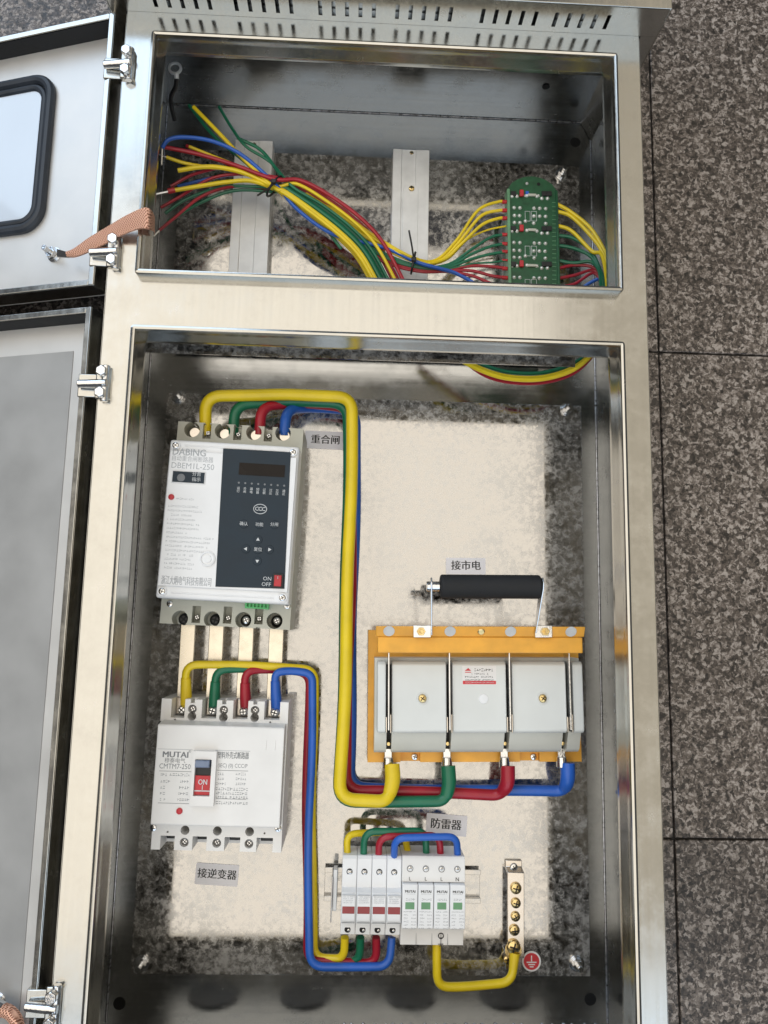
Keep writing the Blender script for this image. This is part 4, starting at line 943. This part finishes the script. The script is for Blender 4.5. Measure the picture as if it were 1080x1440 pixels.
MB().box(bl+.004, br_-.004, bbot, bside-.01, 0, zb_-.012).build('carrier', 'pcb', D.o, bevel=.001)
jn = MB()
for r0 in (288, 337, 386):
    for px in (723,731,751,759,767):
        for dy in (0, 11, 21):
            if dy == 21 and px == 759: continue
            q = D.L(px+random.uniform(-.5,.5), r0+4+dy+(px-723)*.03, zb_); jn.lathe([(.0024,0),(.0018,.0011),(.0007,.0020),(.0001,.0022)], (q.x,q.y,zb_), 8)
    for px, dy in ((739,23),(741,-13),(755,-12),(727,-12),(762,-9),(770,-9),(720,-12)):
        q = D.L(px, r0+dy, zb_)
        if q.y > bbot+.003: jn.lathe([(.0024,0),(.0018,.0011),(.0007,.0018),(.0001,.002)], (q.x,q.y,zb_), 8)
for px, py in ((741,258),(739,275),(757,275)): q = D.L(px,py,zb_); jn.lathe([(.0020,0),(.0013,.0012),(.0001,.002)], (q.x,q.y,zb_), 8)
jn.build('solder_joints', 'solder', D.o)['kind'] = 'stuff'
for r0 in (273, 322, 372):
    q = D.L(733, r0, zb_); MB().box(q.x-.0024,q.x+.0024,q.y-.004,q.y+.004,zb_,zb_+.0035).build('capacitor', 'red', D.o, bevel=.0006)
    q = D.L(748, r0+2, zb_); MB().box(q.x-.0052,q.x+.0052,q.y-.0016,q.y+.0016,zb_,zb_+.0022).build('resistor', 'beige', D.o, bevel=.0006)
    for px in (722, 765, 772): q = D.L(px, r0, zb_); MB().box(q.x-.003,q.x+.003,q.y-.003,q.y+.003,zb_,zb_+.002).build('chip', 'black', D.o, bevel=.0004)
for r0 in (304, 353, 400):
    for px in (742, 751):
        q = D.L(px, r0, zb_); wv, hv = .0032, .0064; k = MB()
        k.box(q.x-wv,q.x+wv,q.y+hv-.0004,q.y+hv,zb_,zb_+.0001); k.box(q.x-wv,q.x+wv,q.y-hv,q.y-hv+.0004,zb_,zb_+.0001); k.box(q.x-wv,q.x-wv+.0004,q.y-hv,q.y+hv,zb_,zb_+.00012); k.box(q.x+wv-.0004,q.x+wv,q.y-hv,q.y+hv,zb_,zb_+.00012); k.build('outline_print', 'ink_white', D.o)
q = D.L(757.5,259,zb_); MB().lathe([(.0022,0),(.0022,.0002),(.0001,.0002)], (q.x,q.y,zb_), 14).build('board_hole', 'dark', D.o)
q = D.L(741,272,zb_); MB().box(q.x-.002,q.x+.002,q.y-.002,q.y+.002,zb_,zb_+.002).build('capacitor', 'bluew', D.o, bevel=.0004)
k = MB()
for i in range(20):
    q = D.L(780, 285+i*6, zb_)
    if q.y > bbot+.003: k.box(q.x-.003,q.x+.0018,q.y-.0003,q.y+.0003,zb_,zb_+.0005)
k.build('connector_ribs', 'pcb_edge', D.o)

# ---- thin control wires
rw = .0021
GW = 'control wires in the upper compartment'
def wire(mat, lab, pts, r=rw, tip=None, ferr=None):
    r *= .87; P3 = [at(*p) for p in pts]; o = thing('control_wire', lab, 'wire', tuple(P3[0]), 0, GW)
    W(MB().tube(spline(P3, 7), r, 8), 'insulation', mat, o)
    if tip: W(MB().tube([P3[0], at(*tip)], r*.55, 6), 'bare_tip', 'silver', o)
    if ferr: W(MB().tube([at(*ferr[0]), at(*ferr[1])], r*1.25, 8), 'ferrule', 'red', o)
    return o
zt1, zt2 = .112, .102    # heights at first and second tie
def tail(o, dz=0.0):      # path below the first tie, o = place across the bundle
    return [(400+.5*o,270-.35*o,.113+dz),(440+.6*o,298-.45*o,.111+dz),(480+.65*o,330-.45*o,.108+dz),(508+.7*o,360-.35*o,.105+dz),(533+.85*o,404,.102+dz)]
E5 = .085
wire('yellow','yellow wire end rising highest from the first tie', [(272,150,.125),(305,184,.122),(345,226,.118),(386,264,zt1+.006)] + tail(2,0.004), .0027)
wire('greenw','green wire just below the highest yellow wire end', [(266,148,.110),(300,190,.112),(345,228,.112),(386,266,zt1)] + tail(12,0), .0024)
wire('greenw','thin green wire end nearest the top wall', [(308,150,.098),(326,180,.100),(346,206,.102),(380,228,.102)] + tail(22,.004), .0021)
wire('greenw','dark green wire curving over the first channel top', [(338,196,.098),(370,214,.100)] + tail(17,-0.004), .0024)
wire('bluew','blue wire arching up near the left wall to a bare tip', [(228,208,.140),(238,196,.142),(262,193,.138),(300,199,.130),(340,218,.122),(386,258,zt1+.004),(420,296,.110),(470,330,.106),(540,348,.104),(590,370,zt2+.006),(640,384,.098),(676,404,.094)], .0026, tip=(227,232,.140))
wire('redw','red wire with the long sweep across the bundle', [(232,207,.135),(280,217,.128),(330,232,.122),(386,252,zt1+.010)] + tail(46,0.004), .0027)
wire('redw','second red wire beside the long sweeping red wire', [(262,205,.118),(310,226,.116),(350,242,.116)] + tail(38,-.006), .0024)
wire('yellow','dull yellow wire end with a ferrule near the left wall', [(234,221,.132),(262,230,.126),(300,236,.120),(345,240,.116),(386,262,zt1+.002)] + tail(33,.003), .0023, tip=(212,213,.136))
wire('yellow','bright yellow wire end cut off bluntly in the middle', [(250,240,.132),(282,235,.128),(312,236,.124),(350,246,.118)] + tail(-3,0.003), .0030)
wire('yellow','lowest yellow wire with red ferrule and bare tip', [(243,268,.130),(280,262,.126),(320,256,.122),(356,255,.118)] + tail(-5,-0.004), .0028, tip=(219,273,.133), ferr=((236,269,.131),(246,267,.130)))
wire('yellow','tan wire between blue and red wires left of first tie', [(266,206,.124),(300,220,.120),(340,236,.117),(386,260,zt1),(430,278,.106),(480,300,.104),(530,334,.102),(580,362,zt2+.008),(612,366,.1),(642,338,.100),(672,296,.101),(700,284,.100),(714,284,.099)], .0021, ferr=((706,284,.1),(714,284,.099)))
wire('yellow','yellow wire to the second board terminal', [(430,272,.106),(480,304,.104),(530,338,.103),(584,366,zt2+.006),(618,367,.1),(646,340,.1),(676,304,.1),(702,296,.1),(714,296,.099)], .0022, ferr=((706,296,.1),(714,296,.099)))
wire('yellow','yellow wire to the third board terminal', [(430,280,.104),(482,310,.102),(534,346,.101),(588,369,zt2+.004),(624,365,.1),(650,342,.1),(678,316,.1),(702,307,.1),(714,307,.099)], .0022, ferr=((706,307,.1),(714,307,.099)))
wire('yellow','thin yellow wire beneath the bright ones to the board', [(560,360,.090),(600,372,.092),(630,364,.092),(656,338,.094),(684,324,.094),(712,318,.094)], .0013)
for k, (py, lab) in enumerate(((330,'uppermost green wire into the board'),(343,'second green wire into the board'),(354,'third green wire into the board'),(366,'lowest green wire into the board'))):
    wire('greenw', lab, [(440,284+k*3,.102),(490,320+k*3,.101),(540,356+k*2,.100),(590,374+k,zt2),(630,372+k*2,.098),(664,350+k*7,.099),(692,py+3,.099),(714,py,.098)], .0020 if k < 3 else .0014, ferr=((706,py,.0985),(714,py,.098)))
for k, (py, lab) in enumerate(((378,'upper red wire into the board'),(391,'middle red wire into the board'),(402,'lowest red wire into the board'))):
    wire('redw', lab, [(450,296+k*4,.100),(500,340+k*4,.099),(550,366+k*3,.098),(592,378+k*2,zt2-.002),(630,378+k*2,.097),(664,374+k*7,.098),(692,py-3,.098),(715,py,.097)], .0022, ferr=((706,py-.6,.0978),(715,py,.097)))
wire('greenw','front green wire of the descending bundle', [] + tail(10,0.004), .0028)
wire('greenw','green wire left of the front one in the descending bundle', [] + tail(7,0.001), .0026)
wire('yellow','yellow wire edging the descending bundle on the left', [] + tail(-8,-0.008), .0027)
wire('redw','dark red wire descending behind the greens', [] + tail(29,-.010), .0026)
for k, (pts, lab) in enumerate(((((226,292,.124),(254,276,.120),(300,250,.116),(350,246,.112),(390,262,zt1-.006)),'dark red wire end among the low left ends'),(((224,324,.124),(246,306,.120),(284,276,.114),(330,262,.110),(390,266,zt1-.008)),'lowest red wire end near the copper strap'),(((240,262,.118),(276,244,.116),(330,236,.112),(386,258,zt1-.006)),'faint red wire end above the low yellow wire'))):
    wire('redw', lab, list(pts), .0020, tip=(pts[0][0]-8, pts[0][1]+8, pts[0][2]+.002) if k == 1 else None)
for k, (pts, lab) in enumerate(((((232,300,.110),(262,280,.110),(310,264,.110),(350,262,.110),(392,268,zt1-.006),(440,300,.10),(480,350,.098)),'green wire end low on the left'),(((236,312,.104),(280,286,.104),(330,268,.106),(390,270,zt1-.010)),'second green wire end low on the left'))):
    wire('greenw', lab, list(pts), .0022)
wire('bluew','navy wire running low under the first tie', [(250,262,.100),(300,250,.102),(350,246,.104),(392,268,zt1-.008),(430,300,.098)], .0020)
# wires leaving the board on the right
for k, (py, x1, lab) in enumerate(((287,861,'outer yellow wire bending down right of the board'),(297,858,'second yellow wire right of the board'),(317,853,'inner yellow wire right of the board'))):
    wire('yellow', lab, [(783,py,.098),(804,py+(8 if k else 12),.102),(832,py+36,.110),(852-k*3,358,.118),(x1,392,.120),(x1+1,430,.112),(x1-2,460,.10)], .0026)
for k, (py, x1, lab) in enumerate(((331,847,'upper green wire right of the board'),(345,845,'second green wire right of the board'),(366,842,'lowest green wire right of the board'))):
    wire('greenw', lab, [(783,py,.096),(806,py+4,.099),(830,352+k*8,.105),(844-k,380,.110),(x1+3,402,.110),(x1+4,440,.10)], .0024)
for k, (py, lab) in enumerate(((378,'upper red wire right of the board'),(392,'middle red wire right of the board'),(404,'lowest red wire right of the board'))):
    wire('redw', lab, [(783,py,.096),(808,py-5,.098),(834,376+k*4,.102),(846,392+k*4,.102),(848,430,.10)], .0022)
wire('bluew','blue wire curling into the right hand bundle', [(808,414,.092),(826,400,.098),(844,392,.102),(850,402,.104),(852,440,.1)], .0024)
# loop seen in the lower compartment
for k, (mt, lab, dy, r, dz) in enumerate((('yellow','front yellow wire of the loop under the cross angle',0,.0030,.0),('yellow','second yellow wire of the loop under the cross angle',-3,.0026,-.004),('greenw','green wire of the loop under the cross angle',-9,.0026,-.008),('redw','red wire of the loop under the cross angle',5,.0025,-.010))):
    wire(mt, lab, [(844-k,474,.150+dz),(836,494+dy*.4,.150+dz),(806,520+dy,.135+dz),(764,533+dy,.122+dz),(720,533+dy,.112+dz),(684,524+dy,.106+dz),(644+k*2,504+dy*.5,.100+dz),(600,470,.1+dz)], r)
# ties and loose lug
def tie(name, px, py, z, r, tail, lab, rz):
    c_ = at(px, py, z); o = thing(name, lab, 'cable tie', tuple(c_))
    u = Vector((math.cos(rz), math.sin(rz), 0)); ring = [c_ + u*(r*1.25*math.cos(a*.4)) + Vector((0,0,1))*(r*.8*math.sin(a*.4)) for a in range(16)]
    W(MB().tube(ring, .0013, 6, close=True), 'band', 'black', o); W(MB().tube(spline([at(*t_) for t_ in tail], 6), .0011, 6), 'tail', 'black', o); k = c_ + Vector((0,0,r*.8))
    W(MB().box(k.x-.0028,k.x+.0028,k.y-.0024,k.y+.0024,k.z-.001,k.z+.0028), 'buckle', 'black', o, bevel=.0005)
tie('cable_tie', 386, 262, zt1+.003, .0115, [(386,258,.124),(376,266,.126),(362,275,.128)], 'black cable tie round the bundle over the first channel', math.radians(55))
tie('cable_tie', 581, 370, zt2+.003, .0105, [(582,366,.114),(579,345,.120),(575,324,.124)], 'black cable tie round the bundle over the middle channel', math.radians(80))
q = at(246, 98, .150); o = thing('ring_terminal', 'loose grey ring terminal standing in the dark upper corner', 'terminal', tuple(q))
rb_ = MB(); rb_.T = Matrix.Translation(at(246, 96, .150)); rb_.lathe([(.0080,-.0010),(.0080,.0010),(.0052,.0010),(.0052,-.0010),(.0080,-.0010)], n=28); rb_.f = rb_.f[:-2]; rb_.mi = rb_.mi[:-2]
W(rb_, 'ring', 'rail_white', o, bevel=.0003)
W(MB().tube([at(248,104,.150), at(248.5,111,.148)], [.0030,.0026], 8), 'barrel', 'rail_white', o); W(MB().tube(spline([at(248.5,110,.148), at(247,122,.135), at(240,140,.115), at(246,170,.10)],5), .0026, 8), 'wire_tail', 'black', o)
